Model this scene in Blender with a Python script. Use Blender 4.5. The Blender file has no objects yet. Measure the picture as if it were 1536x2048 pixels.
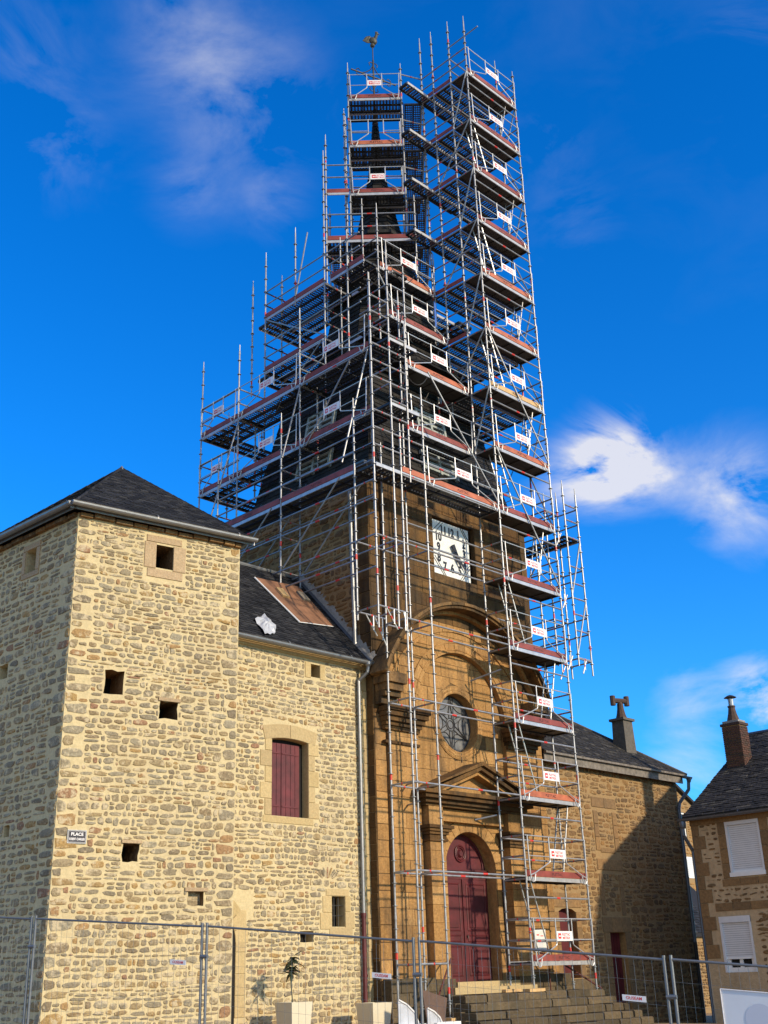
import bpy, bmesh, math, random
from mathutils import Vector, Matrix
random.seed(7)
S = bpy.context.scene
COL = S.collection
V = Vector
# ------------------------------------------------------------------ camera
cam_d = bpy.data.cameras.new('camera'); cam = bpy.data.objects.new('camera', cam_d); COL.objects.link(cam)
CR = V((0.71122864, -0.70231918, -0.03002637)); CU = V((-0.24530519, -0.28799288, 0.92568108)); CF = V((0.65877096, 0.65100527, 0.37711133))
CAM = V((0, 0, 1.6))
cam.matrix_world = Matrix(((CR.x, CU.x, -CF.x, CAM.x), (CR.y, CU.y, -CF.y, CAM.y), (CR.z, CU.z, -CF.z, CAM.z), (0, 0, 0, 1)))
cam_d.sensor_fit = 'VERTICAL'; cam_d.sensor_height = 24; cam_d.lens = 2280.476 / 2048 * 24
cam_d.clip_end = 3000; cam_d.clip_start = 0.1
S.camera = cam
# ------------------------------------------------------------------ light
SUN = V((0.17, -1.0, 0.42)).normalized()          # towards the sun
EL = math.asin(SUN.z)
w = bpy.data.worlds.new('World'); S.world = w; w.use_nodes = True
nt = w.node_tree; N = nt.nodes; L = nt.links; N.clear()
out = N.new('ShaderNodeOutputWorld'); bg = N.new('ShaderNodeBackground'); bg.inputs[1].default_value = 0.15
sky = N.new('ShaderNodeTexSky'); sky.sky_type = 'NISHITA'; sky.sun_disc = False; sky.sun_elevation = EL
sky.sun_rotation = math.atan2(SUN.x, SUN.y); sky.altitude = 300; sky.air_density = 1.0; sky.dust_density = 0.3; sky.ozone_density = 4.0
tc = N.new('ShaderNodeTexCoord')
def M_(op, a, b=None, c=None):
    n = N.new('ShaderNodeMath'); n.operation = op
    for i, x in enumerate((a, b, c)):
        if x is None: continue
        if isinstance(x, (int, float)): n.inputs[i].default_value = x
        else: L.new(x, n.inputs[i])
    return n.outputs[0]
gam = N.new('ShaderNodeGamma'); gam.inputs[1].default_value = 1.0; L.new(sky.outputs[0], gam.inputs[0])
hs = N.new('ShaderNodeHueSaturation'); hs.inputs['Saturation'].default_value = 1.25; hs.inputs['Hue'].default_value = 0.5; hs.inputs['Value'].default_value = 1.0
L.new(gam.outputs[0], hs.inputs['Color'])
tint = N.new('ShaderNodeMix'); tint.data_type = 'RGBA'; tint.blend_type = 'MULTIPLY'; tint.inputs[0].default_value = 1
L.new(hs.outputs[0], tint.inputs[6]); tint.inputs[7].default_value = (0.0, 1.22, 1.80, 1)
mp = N.new('ShaderNodeMapping'); mp.inputs['Scale'].default_value = (1, 1, 1.9); L.new(tc.outputs['Generated'], mp.inputs[0])
nz = N.new('ShaderNodeTexNoise'); nz.inputs['Scale'].default_value = 7.5; nz.inputs['Detail'].default_value = 8; nz.inputs['Roughness'].default_value = 0.60; nz.inputs['Distortion'].default_value = 0.5
L.new(mp.outputs[0], nz.inputs['Vector'])
# (direction, concentration, density): the clouds in view; last row unseen, added behind the camera as fill light
CL = [((0.7703,0.4921,0.4055),2600,1.6),((0.778,0.482,0.402),2600,1.2),((0.757,0.523,0.39),3500,.5),((0.80,0.458,0.387),6000,.3),((0.4249,0.5963,0.6811),700,.28),((0.3842,0.5956,0.7055),1300,.26),((0.4548,0.5884,0.6685),900,.24),
      ((0.3002,0.668,0.6809),1500,.24),((0.3439,0.6985,0.6276),1600,.26),((0.6997,0.2789,0.6578),1600,.34),((0.871,0.4422,0.2139),4500,.9),((0.880,0.432,0.197),5000,1.0),((0.89,0.418,0.18),5000,.9),
      ((0.849,0.4865,0.2064),3000,.4),((0.8292,0.4158,0.3736),1500,.3),((0.4998,0.6168,0.6081),3000,.26),((0.8541,0.4979,0.1506),1800,.35),((0.4449,0.6545,0.6113),3000,.26),((0.6381,0.4297,0.6389),1800,.12),((0.6838,0.4395,0.5825),1800,.12),((0.8432,0.4035,0.3553),1500,.35),
      ((0.2,-0.6,0.5),7,1.4),((-0.8,-0.2,0.4),7,1.4),((-0.3,-0.8,0.2),6,1.4)]
def gather(ids):
    acc = None
    for i in sorted(ids):
        d, k, a = CL[i]
        vm = N.new('ShaderNodeVectorMath'); vm.operation = 'DOT_PRODUCT'; L.new(tc.outputs['Generated'], vm.inputs[0]); vm.inputs[1].default_value = V(d).normalized()
        e = M_('MULTIPLY', M_('EXPONENT', M_('MULTIPLY', M_('SUBTRACT', vm.outputs['Value'], 1.0), float(k))), a)
        acc = e if acc is None else M_('ADD', acc, e)
    return acc
WEAK = {i for i, c_ in enumerate(CL) if c_[1] > 20 and not (c_[0][0] > .75 and c_[0][2] < .42)}
c_strong = M_('MULTIPLY', M_('MINIMUM', gather(set(range(len(CL))) - WEAK), 1.4), M_('MULTIPLY', M_('MAXIMUM', M_('SUBTRACT', nz.outputs['Fac'], 0.40), 0.0), 5.5))
c_weak = M_('MULTIPLY', M_('MINIMUM', gather(WEAK), 0.5), M_('MULTIPLY', M_('MAXIMUM', M_('SUBTRACT', nz.outputs['Fac'], 0.44), 0.0), 6.5))
c_weak = M_('MULTIPLY', c_weak, 0.42)
cl = N.new('ShaderNodeClamp'); L.new(M_('MAXIMUM', c_strong, c_weak), cl.inputs[0]); cl.inputs[2].default_value = 0.78
# pale haze low over the horizon
sepd = N.new('ShaderNodeSeparateXYZ'); L.new(tc.outputs['Generated'], sepd.inputs[0])
hz = M_('MULTIPLY', M_('EXPONENT', M_('MULTIPLY', M_('ABSOLUTE', sepd.outputs[2]), -8.0)), 0.28)
fac = M_('MAXIMUM', cl.outputs[0], hz)
mixc = N.new('ShaderNodeMix'); mixc.data_type = 'RGBA'; L.new(fac, mixc.inputs[0]); L.new(tint.outputs[2], mixc.inputs[6]); mixc.inputs[7].default_value = (6.3, 6.1, 6.0, 1)
L.new(mixc.outputs[2], bg.inputs[0]); L.new(bg.outputs[0], out.inputs[0])
sd = bpy.data.lights.new('sun', 'SUN'); sd.energy = 4.6; sd.angle = math.radians(2.4); sd.color = (1.0, 0.83, 0.60)
so = bpy.data.objects.new('sun', sd); COL.objects.link(so); so.rotation_euler = SUN.to_track_quat('Z', 'Y').to_euler()
S.view_settings.view_transform = 'Standard'; S.view_settings.look = 'None'; S.view_settings.exposure = 0.0; S.view_settings.gamma = 1
S.view_settings.use_curve_mapping = False
S.render.engine = 'CYCLES'
S.cycles.transparent_max_bounces = 24

# ------------------------------------------------------------------ materials
def newmat(name, col, rough=.8, metal=0.0):
    m = bpy.data.materials.new(name); m.use_nodes = True
    b = m.node_tree.nodes['Principled BSDF']; b.inputs['Specular IOR Level'].default_value = .25 if ('slate' in name or 'stone' in name or 'ashlar' in name or 'mortar' in name or 'rubble' in name) else .5; b.inputs['Base Color'].default_value = (*col, 1); b.inputs['Roughness'].default_value = rough; b.inputs['Metallic'].default_value = metal
    return m, m.node_tree, b
def nd(t, ty, **kw):
    n = t.nodes.new(ty)
    for k, v in kw.items():
        if k in n.inputs: n.inputs[k].default_value = v
        else: setattr(n, k, v)
    return n
def ramp(t, src, stops):
    r = t.nodes.new('ShaderNodeValToRGB'); e = r.color_ramp.elements
    while len(e) < len(stops): e.new(0.5)
    for i, (p, c) in enumerate(stops): e[i].position = p; e[i].color = (*c, 1)
    t.links.new(src, r.inputs[0]); return r.outputs[0]
def mth(t, op, a, b=None):
    n = t.nodes.new('ShaderNodeMath'); n.operation = op
    for i, x in enumerate((a, b)):
        if x is None: continue
        if isinstance(x, (int, float)): n.inputs[i].default_value = x
        else: t.links.new(x, n.inputs[i])
    return n.outputs[0]
def mixrgb(t, f, a, b, mode='MIX'):
    n = t.nodes.new('ShaderNodeMix'); n.data_type = 'RGBA'; n.blend_type = mode
    for i, x in ((0, f), (6, a), (7, b)):
        if isinstance(x, (int, float)): n.inputs[i].default_value = x
        elif isinstance(x, tuple): n.inputs[i].default_value = (*x, 1) if len(x) == 3 else x
        else: t.links.new(x, n.inputs[i])
    return n.outputs[2]
def coords(t, scale=(1, 1, 1)):
    g = t.nodes.new('ShaderNodeNewGeometry'); m = t.nodes.new('ShaderNodeMapping'); m.inputs['Scale'].default_value = scale
    t.links.new(g.outputs['Position'], m.inputs[0]); return m.outputs[0]
def noise(t, scale, detail=5, rough=.6, sc=(1, 1, 1), dist=0.0):
    n = t.nodes.new('ShaderNodeTexNoise'); n.inputs['Scale'].default_value = scale; n.inputs['Detail'].default_value = detail; n.inputs['Roughness'].default_value = rough; n.inputs['Distortion'].default_value = dist
    t.links.new(coords(t, sc), n.inputs['Vector']); return n.outputs['Fac']
def bump(t, b, h, strength=.5, dist=.02):
    n = t.nodes.new('ShaderNodeBump'); n.inputs['Strength'].default_value = strength; n.inputs['Distance'].default_value = dist
    t.links.new(h, n.inputs['Height']); t.links.new(n.outputs[0], b.inputs['Normal'])
def piece_rnd(t):
    o = t.nodes.new('ShaderNodeObjectInfo'); g = t.nodes.new('ShaderNodeNewGeometry')
    return mth(t, 'FRACT', mth(t, 'ADD', mth(t, 'MULTIPLY', o.outputs['Random'], 7.31), g.outputs['Random Per Island']))
def stonemat(name, stops, rough=.9, grain=28, gr=.35, bstr=.7, stain=None, streak=0.0, bd=.02, smear=None):
    m, t, b = newmat(name, (.3, .2, .1), rough)
    if 'slate' not in name and 'cement' not in name: kk = (.99, .98, .86) if name in ('cream_mortar', 'rubble_stone', 'dressed_sandstone') else (1.04, .95, .78); stops = [(p_, (c_[0] * kk[0], c_[1] * kk[1], c_[2] * kk[2])) for p_, c_ in stops]
    r = piece_rnd(t)
    c = ramp(t, r, stops)
    g = noise(t, grain, 6, .65)
    k = ramp(t, g, [(0.25, (1 - gr,) * 3), (0.75, (1 + gr * .5,) * 3)])
    c = mixrgb(t, 1.0, c, k, 'MULTIPLY')
    if stain:
        s1 = noise(t, stain[0], 7, .62, (1, 1, .45)); s = ramp(t, s1, [(stain[1], (0, 0, 0)), (stain[2], (1, 1, 1))])
        sv = t.nodes.new('ShaderNodeSeparateColor'); t.links.new(s, sv.inputs[0]); f = mth(t, 'MULTIPLY', sv.outputs[0], stain[4] if len(stain) > 4 else .85)
        c = mixrgb(t, f, c, stain[3])
    if streak:
        s2 = noise(t, 5.0, 4, .6, (1, 1, .09)); s = ramp(t, s2, [(.5, (1, 1, 1)), (.72, (1 - streak,) * 3)])
        c = mixrgb(t, 1.0, c, s, 'MULTIPLY')
    if smear:
        s3 = mth(t, 'ADD', noise(t, 6.5, 6, .7), mth(t, 'MULTIPLY', noise(t, 1.1, 3, .5), .35)); c = mixrgb(t, mth(t, 'MULTIPLY', ramp(t, s3, [(smear[1], (0, 0, 0)), (smear[1] + .1, (1, 1, 1))]), smear[2]), c, smear[0])
    t.links.new(c, b.inputs['Base Color'])
    h = mth(t, 'ADD', mth(t, 'MULTIPLY', noise(t, grain * .6, 6, .6), 1.0), mth(t, 'MULTIPLY', noise(t, grain * 3, 3, .6), .35))
    bump(t, b, h, bstr, bd)
    return m
m_mortar = stonemat('cream_mortar', [(0, (.60, .50, .325)), (1, (.60, .50, .325))], grain=14, gr=.22, bstr=.8, stain=(1.0, .48, .78, (.44, .35, .21), .6))
m_rubble = stonemat('rubble_stone', [(0, (.29, .225, .155)), (.14, (.36, .29, .20)), (.28, (.30, .26, .205)), (.42, (.38, .285, .165)), (.55, (.28, .235, .175)), (.68, (.37, .325, .255)), (.82, (.23, .19, .145)), (.93, (.44, .29, .13)), (1, (.33, .19, .13))], grain=22, gr=.5, bstr=1.0, bd=.03, smear=((.56, .465, .30), .69, .85))
m_dressed = stonemat('dressed_sandstone', [(0, (.47, .36, .20)), (.5, (.54, .42, .245)), (1, (.43, .33, .20))], grain=22, gr=.25, bstr=.5)
m_pinkdress = stonemat('pinkish_frame_stone', [(0, (.40, .32, .235)), (1, (.47, .38, .28))], grain=26, gr=.35, bstr=.7)
m_dmortar = stonemat('ochre_mortar', [(0, (.31, .225, .13)), (1, (.31, .225, .13))], grain=14, gr=.2, bstr=.6, stain=(.8, .5, .75, (.22, .15, .08), .5))
m_drubble = stonemat('brown_rubble', [(0, (.20, .12, .06)), (.2, (.27, .17, .08)), (.4, (.16, .11, .07)), (.6, (.30, .18, .08)), (.8, (.19, .14, .09)), (1, (.13, .085, .05))], grain=22, gr=.5, bstr=1.0, bd=.03, smear=((.38, .26, .13), .72, .7))
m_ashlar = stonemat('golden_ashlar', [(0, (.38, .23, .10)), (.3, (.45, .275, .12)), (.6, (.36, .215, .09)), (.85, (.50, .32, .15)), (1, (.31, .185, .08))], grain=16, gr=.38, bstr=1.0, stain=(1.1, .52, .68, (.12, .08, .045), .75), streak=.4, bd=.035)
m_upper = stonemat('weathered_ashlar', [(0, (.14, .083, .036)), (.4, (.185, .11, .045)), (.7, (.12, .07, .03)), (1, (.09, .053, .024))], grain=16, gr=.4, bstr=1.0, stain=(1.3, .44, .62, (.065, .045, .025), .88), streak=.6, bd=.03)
m_black = stonemat('black_crusted_stone', [(0, (.10, .07, .04)), (.5, (.17, .115, .06)), (1, (.25, .16, .08))], grain=18, gr=.5, bstr=1.0, stain=(1.6, .42, .6, (.03, .024, .018), .85), bd=.03)
m_step = stonemat('step_stone', [(0, (.10, .08, .055)), (.5, (.16, .13, .09)), (1, (.065, .055, .04))], grain=14, gr=.5, bstr=1.0, stain=(2.2, .45, .65, (.09, .075, .05), .7), bd=.03)
m_brick = stonemat('chimney_brick', [(0, (.11, .055, .045)), (.5, (.08, .042, .038)), (1, (.05, .038, .036))], grain=30, gr=.3)
m_slate = stonemat('blue_slate', [(0, (.010, .011, .014)), (.5, (.021, .022, .026)), (.9, (.034, .035, .039)), (1, (.055, .055, .056))], rough=.8, grain=20, gr=.2, bstr=.35, bd=.01)
m_oslate = stonemat('lichened_slate', [(0, (.025, .024, .023)), (.5, (.04, .037, .034)), (.9, (.055, .051, .047)), (1, (.12, .11, .09))], rough=.85, grain=12, gr=.5, bstr=.8, stain=(3.5, .6, .75, (.16, .14, .08), .5))
m_bslate = stonemat('sooty_slate', [(0, (.012, .0115, .011)), (.5, (.02, .019, .018)), (1, (.035, .032, .028))], rough=.7, grain=20, gr=.4, bstr=.7, stain=(3, .62, .75, (.12, .115, .09), .4))
m_render = stonemat('old_render', [(0, (.50, .40, .28)), (1, (.50, .40, .28))], grain=9, gr=.25, bstr=.8, stain=(1.4, .5, .7, (.30, .20, .11), .6), bd=.03)
m_ground = stonemat('street_paving', [(0, (.36, .26, .16)), (1, (.36, .26, .16))], grain=20, gr=.3)
def simple(name, col, rough=.5, metal=0, var=.12, scale=8, bs=.15):
    m, t, b = newmat(name, col, rough, metal)
    k = ramp(t, noise(t, scale, 5, .6), [(.3, tuple(x * (1 - var) for x in col)), (.7, tuple(min(1, x * (1 + var)) for x in col))])
    t.links.new(k, b.inputs['Base Color'])
    if bs: bump(t, b, noise(t, scale * 4, 4, .6), bs, .01)
    return m
m_zinc = simple('zinc', (.24, .25, .26), .45, .6)
m_dzinc = simple('dark_zinc', (.12, .135, .16), .45, .5)
m_galv = simple('galvanised_steel', (.29, .30, .315), .45, .45, .25, 6)
m_gold = simple('dull_galvanised_steel', (.22, .24, .26), .45, .5, .2, 6)
m_alu = simple('aluminium_ladder', (.42, .42, .41), .35, .6)
m_frame = simple('deck_frame', (.46, .47, .48), .4, .4, .15)
m_dframe = simple('dark_deck_frame', (.035, .04, .045), .5, .4)
m_plydark = simple('phenolic_plywood', (.035, .028, .022), .5)
m_red = simple('red_tape', (.60, .04, .03), .5, 0, .05, 8, 0)
m_toe = simple('toe_board_paint', (.23, .045, .035), .6, 0, .35, 3)
m_toe2 = simple('bright_toe_board_paint', (.42, .12, .055), .6, 0, .3, 3)
m_toetxt = simple('stamp_ink', (.07, .015, .015), .7, 0, .1, 8, 0)
m_maroon = simple('maroon_paint', (.085, .009, .013), .55, 0, .38, 3, .25)
m_shut = simple('maroon_shutter_paint', (.105, .015, .019), .65, 0, .4, 3, .3)
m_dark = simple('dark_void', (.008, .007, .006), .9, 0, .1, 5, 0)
m_iron = simple('wrought_iron', (.05, .048, .045), .6, .5, .3, 20)
m_rooster = simple('weathered_copper', (.07, .07, .055), .6, .4, .5, 12)
m_white = simple('white_paint', (.80, .80, .78), .45, 0, .04)
m_signw = simple('sign_white', (.82, .80, .80), .4, 0, .03, 5, 0)
m_signr = simple('sign_red', (.65, .05, .05), .4, 0, .03, 5, 0)
m_clock = simple('clock_enamel', (.74, .76, .72), .4, 0, .10, 6, 0)
m_ink = simple('black_enamel', (.015, .015, .017), .4, 0, .05, 8, 0)
m_sign = simple('street_sign_enamel', (.012, .013, .025), .6, 0, .05, 8, 0)
m_louv = simple('grey_louvre', (.30, .33, .31), .8, 0, .4, 9)
m_wood = simple('weathered_board', (.17, .15, .125), .85, 0, .4, 7)
m_beam = simple('fresh_timber', (.55, .36, .16), .7, 0, .2, 7)
m_ply = simple('brown_plywood', (.23, .115, .065), .6, 0, .3, 3)
m_brown = simple('brown_panel', (.10, .055, .035), .6, 0, .2, 9)
m_tarp = simple('white_tarpaulin', (.46, .48, .52), .35, 0, .12, 5, .6)
m_planter = simple('cream_planter', (.62, .56, .41), .55, 0, .05, 3)
m_planterin = simple('potting_soil', (.05, .035, .02), .9)
m_leaf = simple('dark_leaf', (.03, .045, .02), .55, 0, .4, 14)
m_glass, _t, _b = newmat('window_glass', (.02, .022, .025), .08)
m_rose = simple('leaded_glass', (.16, .16, .155), .30, .0, .35, 5, .2)
m_lead = simple('lead', (.04, .04, .042), .6, .3)
m_pvc = simple('white_shutter_slat', (.66, .67, .68), .4, 0, .05, 5, 0)
m_fence = simple('fence_steel', (.17, .185, .20), .5, .5, .15, 8)
m_wire = simple('fence_wire', (.20, .20, .20), .5, .6, .1, 8, 0)
m_banner = simple('banner_sheet', (.66, .70, .76), .5, 0, .05, 2, 0)
m_banner2 = simple('banner_pale_print', (.52, .56, .66), .5, 0, .05, 2, 0)
m_pot = simple('clay_pot', (.07, .04, .03), .8, 0, .4, 9)
m_cement = stonemat('grey_cement', [(0, (.12, .105, .085)), (1, (.12, .105, .085))], grain=10, gr=.4)
m_flash = stonemat('cement_flashing', [(0, (.34, .32, .29)), (1, (.34, .32, .29))], grain=8, gr=.4, bstr=1, bd=.05)
m_rust = simple('rusty_rail', (.12, .035, .025), .7, .2, .3, 14)
# perforated steel plank: rows of real holes
m_perf, _t, _b = newmat('perforated_steel', (.07, .08, .10), .5, .3)
_tc = _t.nodes.new('ShaderNodeTexCoord'); _mp = _t.nodes.new('ShaderNodeMapping'); _mp.inputs['Scale'].default_value = (9, 16, 1); _t.links.new(_tc.outputs['Object'], _mp.inputs[0])
_fr = nd(_t, 'ShaderNodeVectorMath', operation='FRACTION'); _t.links.new(_mp.outputs[0], _fr.inputs[0])
_sx = _t.nodes.new('ShaderNodeSeparateXYZ'); _t.links.new(_fr.outputs[0], _sx.inputs[0])
_dx = mth(_t, 'POWER', mth(_t, 'SUBTRACT', _sx.outputs[0], .5), 2.0); _dy = mth(_t, 'POWER', mth(_t, 'SUBTRACT', _sx.outputs[1], .5), 2.0)
_hole = mth(_t, 'LESS_THAN', mth(_t, 'ADD', _dx, _dy), .085)
_tr = _t.nodes.new('ShaderNodeBsdfTransparent'); _ms = _t.nodes.new('ShaderNodeMixShader'); _t.links.new(_hole, _ms.inputs[0]); _t.links.new(_b.outputs[0], _ms.inputs[1]); _t.links.new(_tr.outputs[0], _ms.inputs[2])
_t.links.new(_ms.outputs[0], _t.nodes['Material Output'].inputs[0])

# ------------------------------------------------------------------ mesh kit
class MB:
    def __init__(s): s.v = []; s.f = []; s.m = []; s.mats = []
    def mi(s, mat):
        if mat not in s.mats: s.mats.append(mat)
        return s.mats.index(mat)
    def add(s, vs, fs, mat):
        o = len(s.v); k = s.mi(mat); s.v.extend([tuple(x) for x in vs]); s.f.extend([tuple(i + o for i in f) for f in fs]); s.m.extend([k] * len(fs)); return s
    def box(s, a, b, mat, T=None):
        (x0, y0, z0), (x1, y1, z1) = a, b
        if x0 > x1: x0, x1 = x1, x0
        if y0 > y1: y0, y1 = y1, y0
        if z0 > z1: z0, z1 = z1, z0
        vs = [V((x, y, z)) for z in (z0, z1) for y in (y0, y1) for x in (x0, x1)]
        if T is not None: vs = [T @ q for q in vs]
        return s.add(vs, [(0, 2, 3, 1), (4, 5, 7, 6), (0, 1, 5, 4), (2, 6, 7, 3), (0, 4, 6, 2), (1, 3, 7, 5)], mat)
    def tube(s, a, b, r, mat, n=8, r2=None, cap=True):
        a = V(a); b = V(b); d = (b - a)
        if d.length < 1e-6: return s
        d.normalize(); q = d.orthogonal().normalized(); p = d.cross(q); r2 = r if r2 is None else r2
        vs = [];
        for c, rr in ((a, r), (b, r2)):
            for i in range(n):
                t = 2 * math.pi * i / n; vs.append(c + (q * math.cos(t) + p * math.sin(t)) * rr)
        fs = [(i, (i + 1) % n, n + (i + 1) % n, n + i) for i in range(n)]
        if cap: fs += [tuple(range(n - 1, -1, -1)), tuple(range(n, 2 * n))]
        return s.add(vs, fs, mat)
    def path(s, pts, r, mat, n=6):
        for a, b in zip(pts[:-1], pts[1:]): s.tube(a, b, r, mat, n)
        return s
    def lathe(s, c, prof, mat, n=12, ax=None):
        vs = []; k = len(prof)
        for r, z in prof:
            for i in range(n):
                t = 2 * math.pi * (i + .5) / n; vs.append(V(c) + V((r * math.cos(t), r * math.sin(t), z)))
        fs = [(j * n + i, j * n + (i + 1) % n, (j + 1) * n + (i + 1) % n, (j + 1) * n + i) for j in range(k - 1) for i in range(n)]
        fs += [tuple(range(n - 1, -1, -1)), tuple(range((k - 1) * n, k * n))]
        return s.add(vs, fs, mat)
    def prism(s, poly, d, mat):        # poly: list of Vectors, d: extrusion vector
        n = len(poly); vs = list(poly) + [p + d for p in poly]
        fs = [tuple(range(n - 1, -1, -1)), tuple(range(n, 2 * n))] + [(i, (i + 1) % n, n + (i + 1) % n, n + i) for i in range(n)]
        return s.add(vs, fs, mat)
    def mesh(s, name, smooth=False):
        me = bpy.data.meshes.new(name); me.from_pydata(s.v, [], s.f)
        for m in s.mats: me.materials.append(m)
        me.polygons.foreach_set('material_index', s.m)
        if smooth: me.polygons.foreach_set('use_smooth', [True] * len(s.f))
        me.update(); return me
WM = {}
def put(name, me, parent=None, mw=None, label=None, kind=None):
    o = bpy.data.objects.new(name, me); COL.objects.link(o)
    mw = mw if mw is not None else Matrix()
    if parent is not None:
        o.parent = parent; o.matrix_parent_inverse = WM[parent.name].inverted()
    o.matrix_basis = mw; WM[o.name] = mw.copy()
    if label: o['label'] = label
    if kind: o['kind'] = kind
    return o
def thing(name, loc, label, cat, group=None):
    o = bpy.data.objects.new(name, None); COL.objects.link(o); o.empty_display_size = .3
    o.matrix_basis = Matrix.Translation(V(loc)); WM[o.name] = o.matrix_basis.copy()
    o['label'] = label; o['category'] = cat
    if group: o['group'] = group
    return o
def tag(o, label, cat, group=None):
    o['label'] = label; o['category'] = cat
    if group: o['group'] = group
    return o
def structure(name, me): o = put(name, me); o['kind'] = 'structure'; return o

class Frame:
    def __init__(s, o, u, v, n): s.o = V(o); s.u = V(u).normalized(); s.v = V(v).normalized(); s.n = V(n).normalized()
    def p(s, u, v, d=0.0): return s.o + s.u * u + s.v * v + s.n * d
    def mat(s, u, v, d, su=1, sv=1, sn=1):
        p = s.p(u, v, d); a, b, c = s.u * su, s.v * sv, s.n * sn
        return Matrix(((a.x, b.x, c.x, p.x), (a.y, b.y, c.y, p.y), (a.z, b.z, c.z, p.z), (0, 0, 0, 1)))
Z = V((0, 0, 1))
def clip(poly, px, py, nx, ny):        # keep side where (q-p).n >= 0
    o = []; n = len(poly)
    for i in range(n):
        a = poly[i]; b = poly[(i + 1) % n]; da = (a[0] - px) * nx + (a[1] - py) * ny; db = (b[0] - px) * nx + (b[1] - py) * ny
        if da >= 0: o.append(a)
        if (da >= 0) != (db >= 0):
            t = da / (da - db); o.append((a[0] + (b[0] - a[0]) * t, a[1] + (b[1] - a[1]) * t))
    return o
def area(poly): return .5 * sum(poly[i][0] * poly[(i + 1) % len(poly)][1] - poly[(i + 1) % len(poly)][0] * poly[i][1] for i in range(len(poly)))
def clip_convex(poly, cl):
    for i in range(len(cl)):
        a = cl[i]; b = cl[(i + 1) % len(cl)]; poly = clip(poly, a[0], a[1], -(b[1] - a[1]), b[0] - a[0])
        if len(poly) < 3: return []
    return poly
def inframe(p):
    d = p - CAM; z = d.dot(CF)
    if z <= .1: return False
    return abs(d.dot(CR) / z) < .37 and abs(d.dot(CU) / z) < .49
# stone templates: irregular rounded outlines in the unit square, with a soft arris
def stone_tpl(seed, n=9):
    rg = random.Random(seed); pts = []
    e = rg.uniform(3.0, 11.0); n = rg.randint(8, 12); sk = rg.uniform(-.22, .22); tp = rg.uniform(-.22, .22)
    for i in range(n):
        t = 2 * math.pi * (i + rg.uniform(-.30, .30)) / n; c, s_ = math.cos(t), math.sin(t)
        r = (abs(c) ** e + abs(s_) ** e) ** (-1 / e) * rg.uniform(.80, 1.04); x, y = c * r * .5, s_ * r * .5; pts.append((x + sk * y * .6, y * (1 + tp * x * 2)))
    dz = [rg.uniform(.75, 1.1) for _ in range(n)]
    vs = [(x, y, -.6) for x, y in pts] + [(x * .97, y * .95, .55) for x, y in pts] + [(x * .84, y * .74, dz[i]) for i, (x, y) in enumerate(pts)] + [(rg.uniform(-.1, .1), rg.uniform(-.1, .1), rg.uniform(.9, 1.3))]
    fs = []
    for k in (0, n): fs += [(k + i, k + (i + 1) % n, k + n + (i + 1) % n, k + n + i) for i in range(n)]
    fs += [(2 * n + i, 2 * n + (i + 1) % n, 3 * n) for i in range(n)]
    return vs, fs
STPL = [stone_tpl(100 + i) for i in range(30)]
BTPL = ([(x, y, z) for z in (-.6, .55) for x, y in ((-.5, -.5), (.5, -.5), (.5, .5), (-.5, .5))] + [(x, y, 1.0) for x, y in ((-.485, -.475), (.485, -.475), (.485, .475), (-.485, .475))],
        [(0, 1, 5, 4), (1, 2, 6, 5), (2, 3, 7, 6), (3, 0, 4, 7), (4, 5, 9, 8), (5, 6, 10, 9), (6, 7, 11, 10), (7, 4, 8, 11), (8, 9, 10, 11)])
_tplmesh = {}
def tplmesh(kind, i, mat, name):
    k = (kind, i, mat.name)
    if k not in _tplmesh:
        vs, fs = STPL[i] if kind == 's' else BTPL
        mb = MB(); mb.add([V(v) for v in vs], fs, mat); _tplmesh[k] = mb.mesh(name)
    return _tplmesh[k]
def lay(pieces, frame, parent, name, mat, budget=300, stuffname=None):
    """pieces: dicts kind 's'/'b' (u,v,w,h,d,i) or 'p' (poly,d). The largest seen become parts, the rest one joined mesh."""
    def score(p):
        c = frame.p(p['u'], p['v']); sc = p['w'] * p['h'] / (c - CAM).length_squared
        return sc if inframe(c) else sc * 1e-3
    ps = sorted(pieces, key=score, reverse=True)
    rest = MB(); cnt = 0
    for q in ps:
        if q['kind'] == 'p':
            poly = q['poly']
            if area(poly) < 0: poly = poly[::-1]
            n = len(poly); cx = sum(a for a, _ in poly) / n; cy = sum(b for _, b in poly) / n; ins = min(.006, .02 * min(q['w'], q['h']))
            def sh(a, b, k): 
                dx, dy = a - cx, b - cy; l = math.hypot(dx, dy) or 1; return (a - dx / l * k, b - dy / l * k)
            vs = [frame.p(a, b, -.01) for a, b in poly] + [frame.p(a, b, q['d'] * .6) for a, b in poly] + [frame.p(*sh(a, b, ins * 1.4), q['d']) for a, b in poly]
            fs = [(k + i, k + (i + 1) % n, k + n + (i + 1) % n, k + n + i) for k in (0, n) for i in range(n)] + [tuple(range(2 * n, 3 * n))]
            if cnt < budget:
                mb = MB().add(vs, fs, mat); put(name, mb.mesh(name), parent); cnt += 1
            else: rest.add(vs, fs, mat)
        else:
            mw = frame.mat(q['u'], q['v'], 0, q['w'], q['h'], q['d'])
            if q.get('rot'): mw = mw @ Matrix.Rotation(q['rot'], 4, 'Z')
            if cnt < budget:
                put(name, tplmesh(q['kind'], q.get('i', 0), mat, name), parent, mw); cnt += 1
            else:
                vs, fs = STPL[q['i']] if q['kind'] == 's' else BTPL
                rest.add([mw @ V(v) for v in vs], fs, mat)
    if rest.f: put(stuffname or ('small_' + name + 's'), rest.mesh(name + 's'), parent, kind='stuff')
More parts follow.
